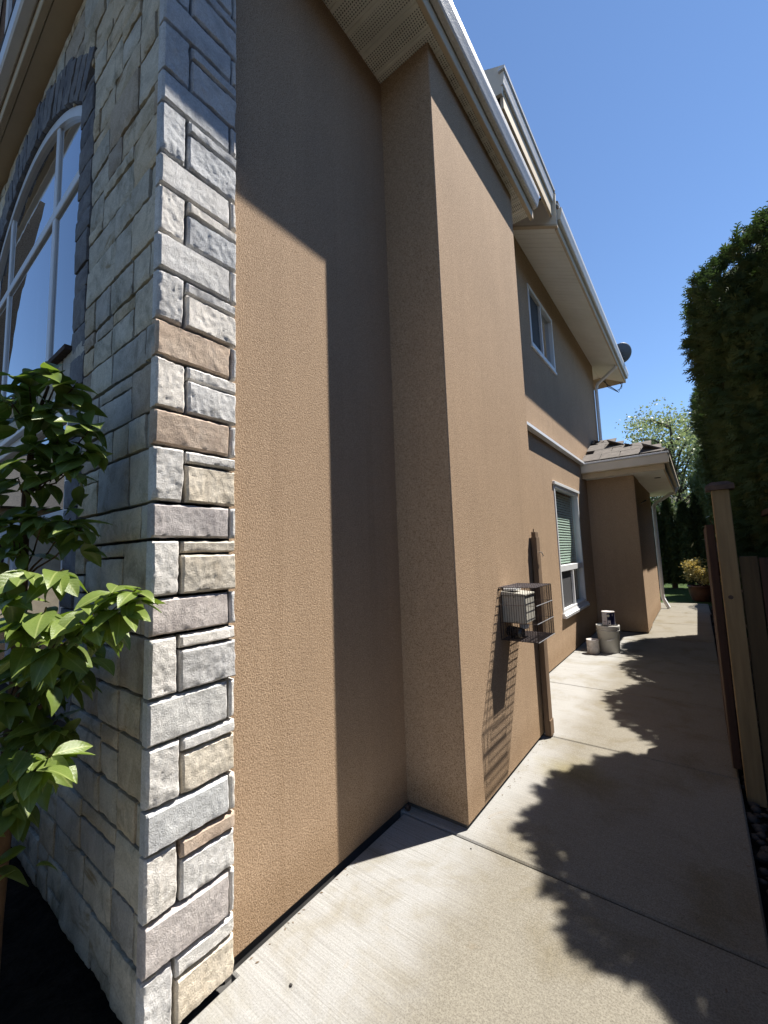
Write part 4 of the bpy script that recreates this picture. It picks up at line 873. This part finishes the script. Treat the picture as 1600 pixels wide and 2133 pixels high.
# ================================================================== PLANTS
def cedar(cx, cy, rx, ry, zt, n, seed, label, prof=None, z0=0.15, blade=0.07, group='cedars of the tall hedge', name='cedar_tree', lump=0.065, hullf=0.955):
    rng = np.random.default_rng(seed)
    t = empty(name, (cx, cy, 0), label, 'tree', group)
    prof = prof or [(0, 0.72), (0.3, 0.78), (0.55, 0.82), (0.72, 0.89), (0.83, 1.0), (0.92, 1.0), (0.965, 0.90), (0.988, 0.70), (1.0, 0.10)]
    ps, pr2 = np.array([p[0] for p in prof]), np.array([p[1] for p in prof])
    ph = rng.uniform(0, 6.28, 8)
    def radius(th, s):
        base = np.interp(s, ps, pr2)
        l = 1 + lump*(0.4*np.sin(3*th+ph[0]+4*s) + 0.4*np.sin(5*th+ph[1]-9*s) + 0.45*np.sin(9*th+ph[2]+21*s) + 0.5*np.sin(15*th+ph[3]-33*s) + 0.35*np.sin(27*th+ph[4]+47*s))
        return base * l
    # inner hull
    nt_, ns = 48, 40; TH, SS = np.meshgrid(np.linspace(0, 2*np.pi, nt_, endpoint=False), np.linspace(0, 1, ns))
    rr = radius(TH, SS) * hullf
    vs = np.stack([cx + rx*rr*np.cos(TH), cy + ry*rr*np.sin(TH), z0 + (zt-z0)*0.97*SS], -1).reshape(-1, 3)
    fs = [(j*nt_+i, j*nt_+(i+1) % nt_, (j+1)*nt_+(i+1) % nt_, (j+1)*nt_+i) for j in range(ns-1) for i in range(nt_)] + [tuple(range((ns-1)*nt_, ns*nt_))]
    ctop = np.array([cx, cy, z0 + (zt-z0)*0.972]); top0 = vs[(ns-1)*nt_:]
    hull = np.array([[vs[k] for k in f] for f in fs[:-1]] + [[top0[k], top0[(k+1) % nt_], top0[(k+2) % nt_], ctop] for k in range(0, nt_, 2)]).reshape(-1, 3)
    # sprays: more over the crown top
    s = np.where(rng.random(n) < 0.75, rng.random(n), rng.beta(6, 1.2, n)); th = rng.uniform(0, 2*np.pi, n)
    # favour the side facing path / camera
    r = radius(th, s); depth = 1 - 0.085*rng.random(n)**1.3 + 0.02*rng.random(n)
    P = np.stack([cx + rx*r*depth*np.cos(th), cy + ry*r*depth*np.sin(th), z0 + (zt-z0)*s], -1)
    P[:, 2] -= (1-depth)*0.2*(s > 0.9)
    up = np.interp(s, [0, 0.7, 0.9, 1.0], [0.05, 0.25, 0.9, 2.2])
    nrm = np.stack([np.cos(th)/rx*0.7, np.sin(th)/ry*0.7, up], -1); nrm /= np.linalg.norm(nrm, axis=1, keepdims=True)
    d = nrm + np.stack([rng.normal(0, .35, n), rng.normal(0, .35, n), rng.normal(-0.05, .4, n)], -1); d /= np.linalg.norm(d, axis=1, keepdims=True)
    sv = np.cross(d, rng.normal(0, 1, (n, 3)) + np.array([0, 0, 0.0])); sv /= np.linalg.norm(sv, axis=1, keepdims=True)
    Q = []
    ln = blade * rng.uniform(0.6, 1.35, n)
    d[:, 2] -= 0.15; d /= np.linalg.norm(d, axis=1, keepdims=True)
    pn = np.cross(d, sv); pn /= np.linalg.norm(pn, axis=1, keepdims=True)
    def blade_q(b0, dd, l_, wr):
        dd = dd/np.linalg.norm(dd, axis=1, keepdims=True); wv = np.cross(dd, pn); wv /= np.linalg.norm(wv, axis=1, keepdims=True) + 1e-9
        tip = b0 + dd*l_ + np.array([0, 0, -0.18])*l_; md = b0 + dd*l_*0.45 + np.array([0, 0, 0.02])*l_
        Q.append(np.stack([b0, md + wv*l_*wr, tip, md - wv*l_*wr], 1))
    l1 = ln[:, None]
    blade_q(P, d, l1*1.25, 0.07)
    for t_ in (0.12, 0.38, 0.64, 0.88):
        for sg in (-1, 1):
            sd_ = d*0.75 + sv*sg*(0.75 + rng.normal(0, .12, n))[:, None] + pn*rng.normal(0, .15, n)[:, None]
            blade_q(P + d*l1*t_, sd_, l1*0.55*(1.15-0.6*t_), 0.15)
    Q = np.concatenate(Q).reshape(-1, 3)
    V = np.concatenate([hull, Q]); me = quadmesh('crown', V, len(V)//4)
    link('crown', me, t, MT['cedar'])
    MB().tube([(cx, cy, -0.05), (cx, cy, zt*0.5), (cx, cy, zt*0.85)], [0.09, 0.06, 0.02], 8).build('trunk', MT['twig'], t)
    return t
cedar(0.94, 4.22, 0.79, 0.88, 3.74, 19000, 1, 'nearest cedar of the hedge, bulging over the gate post')
cedar(0.97, 6.25, 0.72, 0.90, 3.75, 11000, 2, 'cedar of the hedge second from the gate post, beyond the notch')
cedar(0.95, 7.70, 0.72, 0.85, 3.84, 9000, 3, 'cedar of the hedge third from the gate post')
cedar(0.90, 9.00, 0.75, 0.82, 4.28, 8000, 4, 'cedar of the hedge fourth from the gate post, rising higher than the third')
cedar(1.95, 10.8, 0.75, 0.9, 4.4, 3000, 5, 'set-back hedge cedar just beyond the fourth cedar')
cedar(1.95, 12.5, 0.75, 0.9, 4.5, 3000, 6, 'set-back hedge cedar midway to the lawn')
cedar(1.75, 14.3, 0.75, 0.9, 4.6, 3000, 7, 'set-back hedge cedar beside the lawn')
cedar(1.0, 16.2, 0.80, 0.9, 4.6, 4500, 8, 'cedar standing behind the potted golden maple')
cedar(0.75, 18.0, 0.80, 0.9, 4.2, 4000, 9, 'cedar at the far corner of the lawn')
cone = [(0, 0.8), (0.25, 1.0), (0.5, 0.85), (0.75, 0.5), (0.92, 0.2), (1, 0.03)]
for k, (x, zt) in enumerate([(-2.35, 3.3), (-1.75, 3.1), (-1.2, 3.0), (-0.75, 3.15), (-0.30, 2.9), (0.1, 3.2)]):
    cedar(x, 17.6 + 0.1*(k % 2), 0.34, 0.34, zt, 2600, 20+k, ['leftmost', 'second from left', 'third from left', 'fourth from left', 'fifth from left', 'rightmost'][k] + ' of the narrow pointed cedars closing the garden', cone, group='narrow cedars at the end of the garden', name='narrow_cedar', blade=0.10, hullf=0.85)

def broad_tree(name, label, cx, cy, h, spread, n, seed, mat, leaf, group=None, z_lo=0.35):
    rng = np.random.default_rng(seed); r_ = random.Random(seed)
    t = empty(name, (cx, cy, 0), label, 'tree', group)
    mb = MB(); mb.tube([(cx, cy, -0.05), (cx+0.1, cy, h*0.25), (cx-0.05, cy+0.1, h*0.55), (cx, cy, h*0.8)], [h*0.022, h*0.017, h*0.011, h*0.003], 8); tips = []
    for k in range(26):
        s = r_.uniform(z_lo*0.7, 0.8); a = r_.uniform(0, 6.28); l_ = spread*(1.15-0.75*abs(s-0.5))*r_.uniform(0.5, 1.0)
        p0 = Vector((cx, cy, h*s)); p2 = p0 + Vector((math.cos(a)*l_, math.sin(a)*l_, l_*r_.uniform(0.2, 0.8))); p1 = (p0+p2)/2 + Vector((0, 0, l_*0.12))
        mb.tube([p0, p1, p2], [h*0.007, h*0.004, h*0.0015], 5)
        for q in (0.45, 0.7, 1.0):
            pp = p0.lerp(p2, q); tips.append(pp)
            for z in range(2):
                tips.append(pp + Vector((r_.gauss(0, .35), r_.gauss(0, .35), r_.gauss(0.1, .3)))*spread*0.28)
    mb.build('trunk', MT['twig'], t)
    tips = np.array([tuple(p) for p in tips]); idx = rng.integers(0, len(tips), n)
    P = tips[idx] + rng.normal(0, spread*0.10, (n, 3))*np.array([1, 1, 0.75])
    d = rng.normal(0, 1, (n, 3)); d /= np.linalg.norm(d, axis=1, keepdims=True)
    wv = np.cross(d, rng.normal(0, 1, (n, 3))); wv /= np.linalg.norm(wv, axis=1, keepdims=True)
    l_ = leaf*rng.uniform(0.7, 1.3, (n, 1))
    Q = np.stack([P, P+d*l_*0.5+wv*l_*0.33, P+d*l_, P+d*l_*0.5-wv*l_*0.33], 1).reshape(-1, 3)
    link('crown', quadmesh('crown', Q, n), t, mat)
broad_tree('broadleaf_tree', 'airy pale green broadleaf tree behind the porch roof', -0.55, 25.0, 9.6, 2.9, 9000, 40, MT['broadleaf'], 0.13, 'trees behind the garden')
broad_tree('broadleaf_tree', 'lower broadleaf tree rising left of the porch roof tiles', -3.4, 27.0, 7.6, 2.0, 4500, 41, MT['broadleaf'], 0.14, 'trees behind the garden')
broad_tree('broadleaf_tree', 'leafy tree behind the grey chimney', 0.6, 30.0, 9.4, 2.6, 6500, 42, MT['broadleaf'], 0.15, 'trees behind the garden')
# neighbour's chimney and roof far behind
nh = empty('neighbour_house', (-0.6, 34, 0), 'distant grey house with brick chimney behind the garden trees', 'house')
B('wall', -6, 5, 33, 40, 0, 3.0, MT['siding'], nh)
MB().extrude([(-6.4, 32.6, 3.0), (5.4, 32.6, 3.0), (3.0, 36.5, 4.9), (-4.0, 36.5, 4.9)], (0, 0.05, 0.12)).build('roof', MT['shingle'], nh)
ch = B('chimney', -0.70, -0.20, 32.0, 32.5, 0, 5.9, MT['brick'], nh)
for k in range(24):
    for q in range(2): B('brick', -0.71+0.26*q-(0.0 if k % 2 else 0.0), -0.71+0.26*q+0.245, 31.985, 32.02, 4.0+0.08*k, 4.0+0.08*k+0.068, MT['brick'], ch)
B('chimney_cap', -0.80, -0.10, 31.9, 32.6, 5.92, 6.05, MT['shingle'], nh)

nr = empty('neighbour_house', (5.5, 3.0, 0), 'unseen taupe house added beyond the hedge to block sky light', 'house')  # off-frame house, added to cut sky light and deepen shade on the walls
B('wall', 4.1, 10.0, -7.0, 11.0, 0.0, 5.0, MT['upper'], nr)
MB().extrude([(3.7, -7.5, 5.0), (10.5, -7.5, 5.0), (7.1, -7.5, 6.6)], (0, 19.0, 0)).build('roof', MT['shingle'], nr)
for yy in (-3.5, 0.5, 4.5, 8.0): 
    wn = B('window', 4.06, 4.12, yy, yy+1.2, 1.2, 2.4, MT['white'], nr); B('pane', 4.045, 4.058, yy+0.07, yy+1.13, 1.27, 2.33, MT['glass_dark'], wn)
nl = empty('neighbour_house', (-17, -6, 0), 'cream brick house across the front garden with a dark hip roof', 'house')
B('wall', -21, -14.0, -16.0, 2.0, 0.0, 3.0, MT['cream_brick'], nl)
MB().add([(-21.6, -16.6, 3.0), (-13.4, -16.6, 3.0), (-13.4, 2.6, 3.0), (-21.6, 2.6, 3.0), (-17.5, -13.0, 5.6), (-17.5, -1.0, 5.6)], [(0,1,4), (1,2,5,4), (2,3,5), (3,0,4,5), (0,3,2,1)]).build('roof', MT['shingle'], nl)
chb = B('chimney', -15.6, -14.9, -3.4, -2.7, 3.0, 6.6, MT['cream_brick'], nl)
for yy in (-13, -9, -5, -1.2):
    wn = B('window', -14.03, -13.96, yy, yy+1.5, 1.0, 2.3, MT['white'], nl); B('pane', -13.955, -13.945, yy+0.08, yy+1.42, 1.08, 2.22, MT['glass_dark'], wn)
# potted golden maple
pm = empty('planter_pot', (-0.03, 13.9, 0), 'round brown glazed planter pot at the end of the path', 'pot')
MB().lathe([(0.0, -0.03), (0.19, -0.03), (0.22, 0.02), (0.27, 0.2), (0.275, 0.33), (0.30, 0.35), (0.30, 0.385), (0.265, 0.385), (0.255, 0.34), (0.0, 0.335)], -0.03, 13.9, 32).build('bowl', MT['pot'], pm, True)
MB().lathe([(0.0, 0.345), (0.25, 0.342)], -0.03, 13.9, 24).build('potting_soil', MT['soil'], pm)
gm = empty('golden_maple', (-0.03, 13.9, 0.34), 'small golden-leaved maple growing in the brown pot', 'shrub')
mb = MB(); rng = np.random.default_rng(5); cl = []
for k in range(12):
    a = k*0.55; l_ = 0.2+0.2*rng.random(); p0 = Vector((-0.03, 13.9, 0.34)); p2 = p0 + Vector((math.cos(a)*l_*1.0+0.08, math.sin(a)*l_*0.9, 0.18+0.45*rng.random()))
    mb.tube([p0, p0.lerp(p2, .5)+Vector((0, 0, .06)), p2], [0.012, 0.008, 0.004], 5); cl += [p2, p0.lerp(p2, .75), p2+Vector((0.05, 0, 0.05))]
mb.build('stems', MT['twig'], gm)
cl = np.array([tuple(c) for c in cl]); n = 3600; P = cl[rng.integers(0, len(cl), n)] + rng.normal(0, 0.075, (n, 3))*np.array([1, 1, 0.6])
d = rng.normal(0, 1, (n, 3)); d[:, 2] = d[:, 2]*0.4 - 0.2; d /= np.linalg.norm(d, axis=1, keepdims=True); wv = np.cross(d, rng.normal(0, 1, (n, 3))); wv /= np.linalg.norm(wv, axis=1, keepdims=True)
l_ = 0.055*rng.uniform(.6, 1.3, (n, 1)); Q = np.stack([P, P+d*l_*.5+wv*l_*.28, P+d*l_, P+d*l_*.5-wv*l_*.28], 1).reshape(-1, 3)
link('foliage', quadmesh('foliage', Q, n), gm, MT['maple'])
# young shoots beside the gate
ys_ = empty('young_shoot', (0.22, 5.4, 0), 'young pale green leafy shoot poking out beside the gate top', 'plant')
MB().tube([(0.25, 5.4, -0.04), (0.22, 5.38, 0.8), (0.18, 5.4, 1.5), (0.12, 5.4, 1.75)], [0.007, 0.006, 0.004, 0.002], 5).build('stem', MT['bark'], ys_)
mb = MB()
for k in range(16):
    p = Vector((0.12+rnd.gauss(0, .05), 5.4+rnd.gauss(0, .05), rnd.uniform(1.2, 1.78))); d = Vector((rnd.gauss(-.5, .5), rnd.gauss(-.3, .5), rnd.gauss(-.1, .4))).normalized(); s_ = d.cross(Vector((0, 0, 1))).normalized()
    mb.add([p, p+d*0.03+s_*0.014, p+d*0.065, p+d*0.03-s_*0.014], [(0, 1, 2, 3)])
mb.build('leaves', MT['broadleaf'], ys_)

# camellia in front of the stone wall
LIT = [(-1.46,0.31,1.49),(-1.42,0.38,1.49),(-1.48,0.27,1.44),(-1.40,0.34,1.39),(-1.33,0.42,1.40),(-1.28,0.47,1.44),(-1.24,0.50,1.43),(-1.25,0.48,1.39),(-1.40,0.40,1.34),(-1.43,0.30,1.36),(-1.39,0.36,1.29),(-1.47,0.32,1.29),(-1.34,0.44,1.34),(-1.30,0.46,1.36),(-1.51,0.34,1.00),(-1.47,0.39,0.99),(-1.52,0.31,0.98),(-1.46,0.35,0.96)]
SHD = [(-1.76,0.35,2.13),(-1.69,0.42,2.16),(-1.76,0.31,2.04),(-1.72,0.40,2.04),(-1.66,0.46,2.13),(-1.76,0.36,1.93),(-1.71,0.44,1.97),(-1.65,0.51,1.99),(-1.66,0.50,1.90),(-1.68,0.48,1.85),(-1.77,0.34,1.79),(-1.73,0.42,1.81),(-1.80,0.33,1.67),(-1.76,0.41,1.67),(-1.71,0.47,1.66),(-1.69,0.50,1.63),(-1.81,0.36,1.58),(-1.75,0.36,1.18),(-1.74,0.44,1.14),(-1.70,0.50,1.16),(-1.67,0.53,1.19),(-1.78,0.34,1.09),(-1.76,0.45,0.98),(-1.75,0.47,0.99),(-1.78,0.36,0.80),(-1.74,0.39,0.77)]
cm = empty('camellia_shrub', (-1.93, 0.36, 0), 'glossy-leaved camellia shrub growing in front of the grey stone wall', 'shrub')
tk = MB()
tk.tube([(-1.93, 0.36, -0.06), (-1.94, 0.37, 0.35), (-1.95, 0.39, 0.75), (-1.94, 0.40, 1.1), (-1.90, 0.39, 1.45), (-1.86, 0.38, 1.75), (-1.80, 0.38, 2.0), (-1.74, 0.40, 2.12)], [0.032, 0.028, 0.026, 0.022, 0.016, 0.012, 0.008, 0.004], 10)
tk.tube([(-1.94, 0.37, 0.5), (-1.99, 0.34, 0.85), (-1.97, 0.32, 1.15), (-1.90, 0.30, 1.4)], [0.022, 0.019, 0.014, 0.008], 8)
tk.tube([(-1.94, 0.39, 0.85), (-1.84, 0.42, 1.0), (-1.72, 0.47, 1.10)], [0.012, 0.009, 0.005], 6)
trunk = tk.build('trunk', MT['bark'], cm, True)
SPINE = [Vector(p) for p in ((-1.94, 0.37, 0.35), (-1.95, 0.39, 0.75), (-1.94, 0.40, 1.1), (-1.90, 0.39, 1.45), (-1.86, 0.38, 1.75), (-1.80, 0.38, 2.0))]
def leaf_mesh(seed):
    r_ = random.Random(seed); n_ = 7; fold = r_.uniform(0.10, 0.35); curl = r_.uniform(0.15, 0.75); tw = r_.uniform(-0.3, 0.3); wd = r_.uniform(0.225, 0.285)
    vs = []; fs = []
    for i in range(n_ + 1):
        t = i/n_; w_ = wd * (math.sin(math.pi * min(1, t**0.85))**0.75) * (1 - 0.35*t) * (1.18 if t < 0.6 else 1.18 - 0.35*(t-0.6)) if 0 < i < n_ else (0.012 if i == 0 else 0.0)
        x = math.sin(curl*t)/curl; z = -(1-math.cos(curl*t))/curl; a = tw*t
        for k, s_ in enumerate((-1, -0.5, 0, 0.5, 1)):
            yy = s_*w_; zz = abs(s_)*w_*fold - 0.02*(s_*s_)*math.sin(5*t+seed)
            vs.append((x, yy*math.cos(a)-zz*math.sin(a), z + yy*math.sin(a)+zz*math.cos(a)))
    for i in range(n_):
        for k in range(4): o = 5*i+k; fs.append((o, o+5, o+6, o+1))
    me = mesh('leaf', vs, fs, True); me.materials.append(MT['camellia']); return me
LM = [leaf_mesh(s) for s in range(8)]
br = MB(); nleaf = 0
r_ = random.Random(21)
def cluster(c, n_, size, outdir):
    global nleaf
    c = Vector(c); sp_ = min(SPINE, key=lambda q: (q-c).length + abs(q.z - (c.z-0.22))*1.5)
    mid = sp_.lerp(c, 0.55) + Vector((0, 0, -0.02))
    br.tube([sp_, sp_.lerp(c, 0.25)+Vector((0, 0, 0.0)), mid, c], [0.0045, 0.0036, 0.0028, 0.002], 5, caps=False)
    ax = (c - mid).normalized()
    for k in range(n_):
        a = k*2.4 + r_.uniform(-.4, .4); back = r_.uniform(0, 0.06)
        az = Vector((math.cos(a), math.sin(a), 0)); d = (az*1.0 + outdir*0.55 + ax*0.3 + Vector((0, 0, r_.uniform(-0.95, 0.05)))).normalized()
        up = (Vector((0, 0, 1)) + Vector((r_.gauss(0, .3), r_.gauss(0, .3), 0))); up = (up - d*up.dot(d)).normalized(); s_ = up.cross(d)
        o = link('leaf', LM[r_.randrange(8)], cm); S = size*r_.uniform(0.78, 1.2)
        mw = Matrix((d*S, s_*S, up*S)).transposed().to_4x4(); p_ = c - ax*back + d*0.008
        p_.y = min(p_.y, 0.555); mw.translation = p_
        tip = p_ + d*S
        if tip.y > 0.575: mw.translation.y -= tip.y-0.575
        o.matrix_local = Matrix.Translation(-cm.location) @ mw; nleaf += 1
for c in LIT: cluster(c, 7, 0.104, Vector((0.45, -0.45, 0)))
for c in SHD: cluster(c, 6, 0.112, Vector((0.3, -0.6, 0)))
# the remaining inner leaves, joined
V_ = []; F_ = []; k_ = 0
lv = [[v.co.copy() for v in m_.vertices] for m_ in LM]; lf_ = [[tuple(p.vertices) for p in m_.polygons] for m_ in LM]
EX = [(-1.80, 0.38, 0.70), (-1.84, 0.40, 0.62), (-1.72, 0.42, 0.86), (-1.79, 0.33, 0.92), (-1.83, 0.37, 1.25), (-1.80, 0.42, 1.32), (-1.62, 0.44, 1.22), (-1.58, 0.42, 1.30), (-1.55, 0.38, 1.40), (-1.66, 0.36, 1.42)]
for c in SHD*8 + EX*9:
    p_ = Vector(c) + Vector((r_.uniform(-0.10, .04), r_.uniform(-0.09, .05), r_.uniform(-.10, .05)))
    if p_.x > -1.47 - (0.64 - p_.y)/1.535 - 0.02 and r_.random() < 0.5: continue
    a = r_.uniform(0, 6.28); d = Vector((math.cos(a), math.sin(a)-0.3, r_.uniform(-1.0, 0.1))).normalized()
    up = Vector((r_.gauss(0, .3), r_.gauss(0, .3), 1)); up = (up - d*up.dot(d)).normalized(); s_ = up.cross(d); S = 0.105*r_.uniform(0.7, 1.15)
    p_.y = min(p_.y, 0.56); tip = p_ + d*S
    if tip.y > 0.575: p_.y -= tip.y-0.575
    q_ = r_.randrange(8)
    V_ += [p_ + d*(v.x*S) + s_*(v.y*S) + up*(v.z*S) for v in lv[q_]]; F_ += [tuple(i_ + k_ for i_ in f) for f in lf_[q_]]; k_ += len(lv[q_])
fo = link('inner_foliage', mesh('inner_foliage', V_, F_, True), cm, MT['camellia']); fo['kind'] = 'stuff'
br.build('twigs', MT['bark'], cm)

# unseen evergreen shrubs, added to keep low sky light off the stone front
def round_shrub(cx, cy, rx, h, n, seed, label):
    cedar(cx, cy, rx, rx, h, n, seed, label, [(0, 0.8), (0.3, 1.0), (0.6, 0.98), (0.85, 0.7), (0.96, 0.38), (1, 0.1)], z0=0.02, group='unseen shrubs added to shade the stone front', name='added_shade_shrub', blade=0.10)
for k, (x, y) in enumerate([(-1.95, -1.25), (-3.1, -1.35), (-4.3, -1.3)]):
    round_shrub(x, y, 0.64, 1.9 + 0.1*k, 1800, 60+k, ['nearest', 'middle', 'farthest'][k] + ' unseen evergreen shrub added to darken the lower stone wall')

# ================================================================== SMALL THINGS
pv, pf_ = pebble_shape()
def pebble(x, y, s, label, mat='gravel'):
    me = mesh('pebble', [(p[0]*s*1.2+x, p[1]*s+y, p[2]*s*0.7+s*0.6) for p in pv], pf_, True)
    tag(link('pebble', me, None, MT[mat]), label, 'pebble')
pebble(-1.277, 1.049, 0.006, 'tiny grey pebble on the pale slab near the stone corner')
pebble(-1.05, 2.02, 0.004, 'tiny chip lying in the slab joint by the wall corner')
vt = MB().tube([(-1.50, 2.10, 0.02), (-1.475, 2.10, 0.018)], 0.014, 10).build('pipe_stub', MT['cap'], house)
mb = MB(); pts = [(-2.53, 0.40, 0.02), (-2.56, 0.36, 0.05), (-2.62, 0.33, 0.06), (-2.70, 0.33, 0.04), (-2.75, 0.37, 0.02)]
vs = []; fs = []
for i, p in enumerate(pts):
    w_ = 0.02*math.sin(math.pi*(i+0.4)/5); vs += [(p[0], p[1]-w_, p[2]), (p[0], p[1], p[2]+0.006), (p[0], p[1]+w_, p[2])]
for i in range(4):
    fs += [(3*i, 3*i+1, 3*i+4, 3*i+3), (3*i+1, 3*i+2, 3*i+5, 3*i+4)]
tag(link('fallen_leaf', mesh('fallen_leaf', vs, fs, True), None, MT['dry']), 'long curled dry leaf on the dark soil below the stone wall', 'leaf')
lt = MB(); r5 = random.Random(77)
def flake(x, y, s_):
    a = r5.uniform(0, 6.28); c_, n_ = math.cos(a)*s_, math.sin(a)*s_; h_ = s_*r5.uniform(0.1, 0.35)
    lt.add([(x-c_, y-n_, 0.0015), (x-n_*0.4, y+c_*0.4, h_), (x+c_, y+n_, 0.002), (x+n_*0.4, y-c_*0.4, h_*0.6)], [(0, 1, 2, 3)])
for k in range(26): flake(-1.485 + abs(r5.gauss(0, .02)), r5.uniform(1.0, 2.1), r5.uniform(0.003, 0.009))
for k in range(30): flake(-1.105 + abs(r5.gauss(0, .025)), r5.uniform(2.2, 3.6), r5.uniform(0.003, 0.009))
for k in range(36): flake(-1.53 + abs(r5.gauss(0, .06)), r5.uniform(3.8, 8.3), r5.uniform(0.004, 0.012))
for jy in JY[2:7]:
    for k in range(26): flake(r5.uniform(-1.1, 0.05), jy + r5.gauss(0, .006), r5.uniform(0.002, 0.006))
for k in range(70): flake(0.06 - abs(r5.gauss(0, .06)), r5.uniform(1.5, 9), r5.uniform(0.004, 0.012))
for k in range(40): flake(r5.uniform(-1.3, 0.0), r5.uniform(1.0, 8.0), r5.uniform(0.002, 0.006))
tag(lt.build('leaf_litter', MT['dry']), 'scattered dry leaf flakes and grit along the slab joints and wall base', 'litter', kind='stuff')
print('leaves', nleaf, 'objects', len(bpy.data.objects))
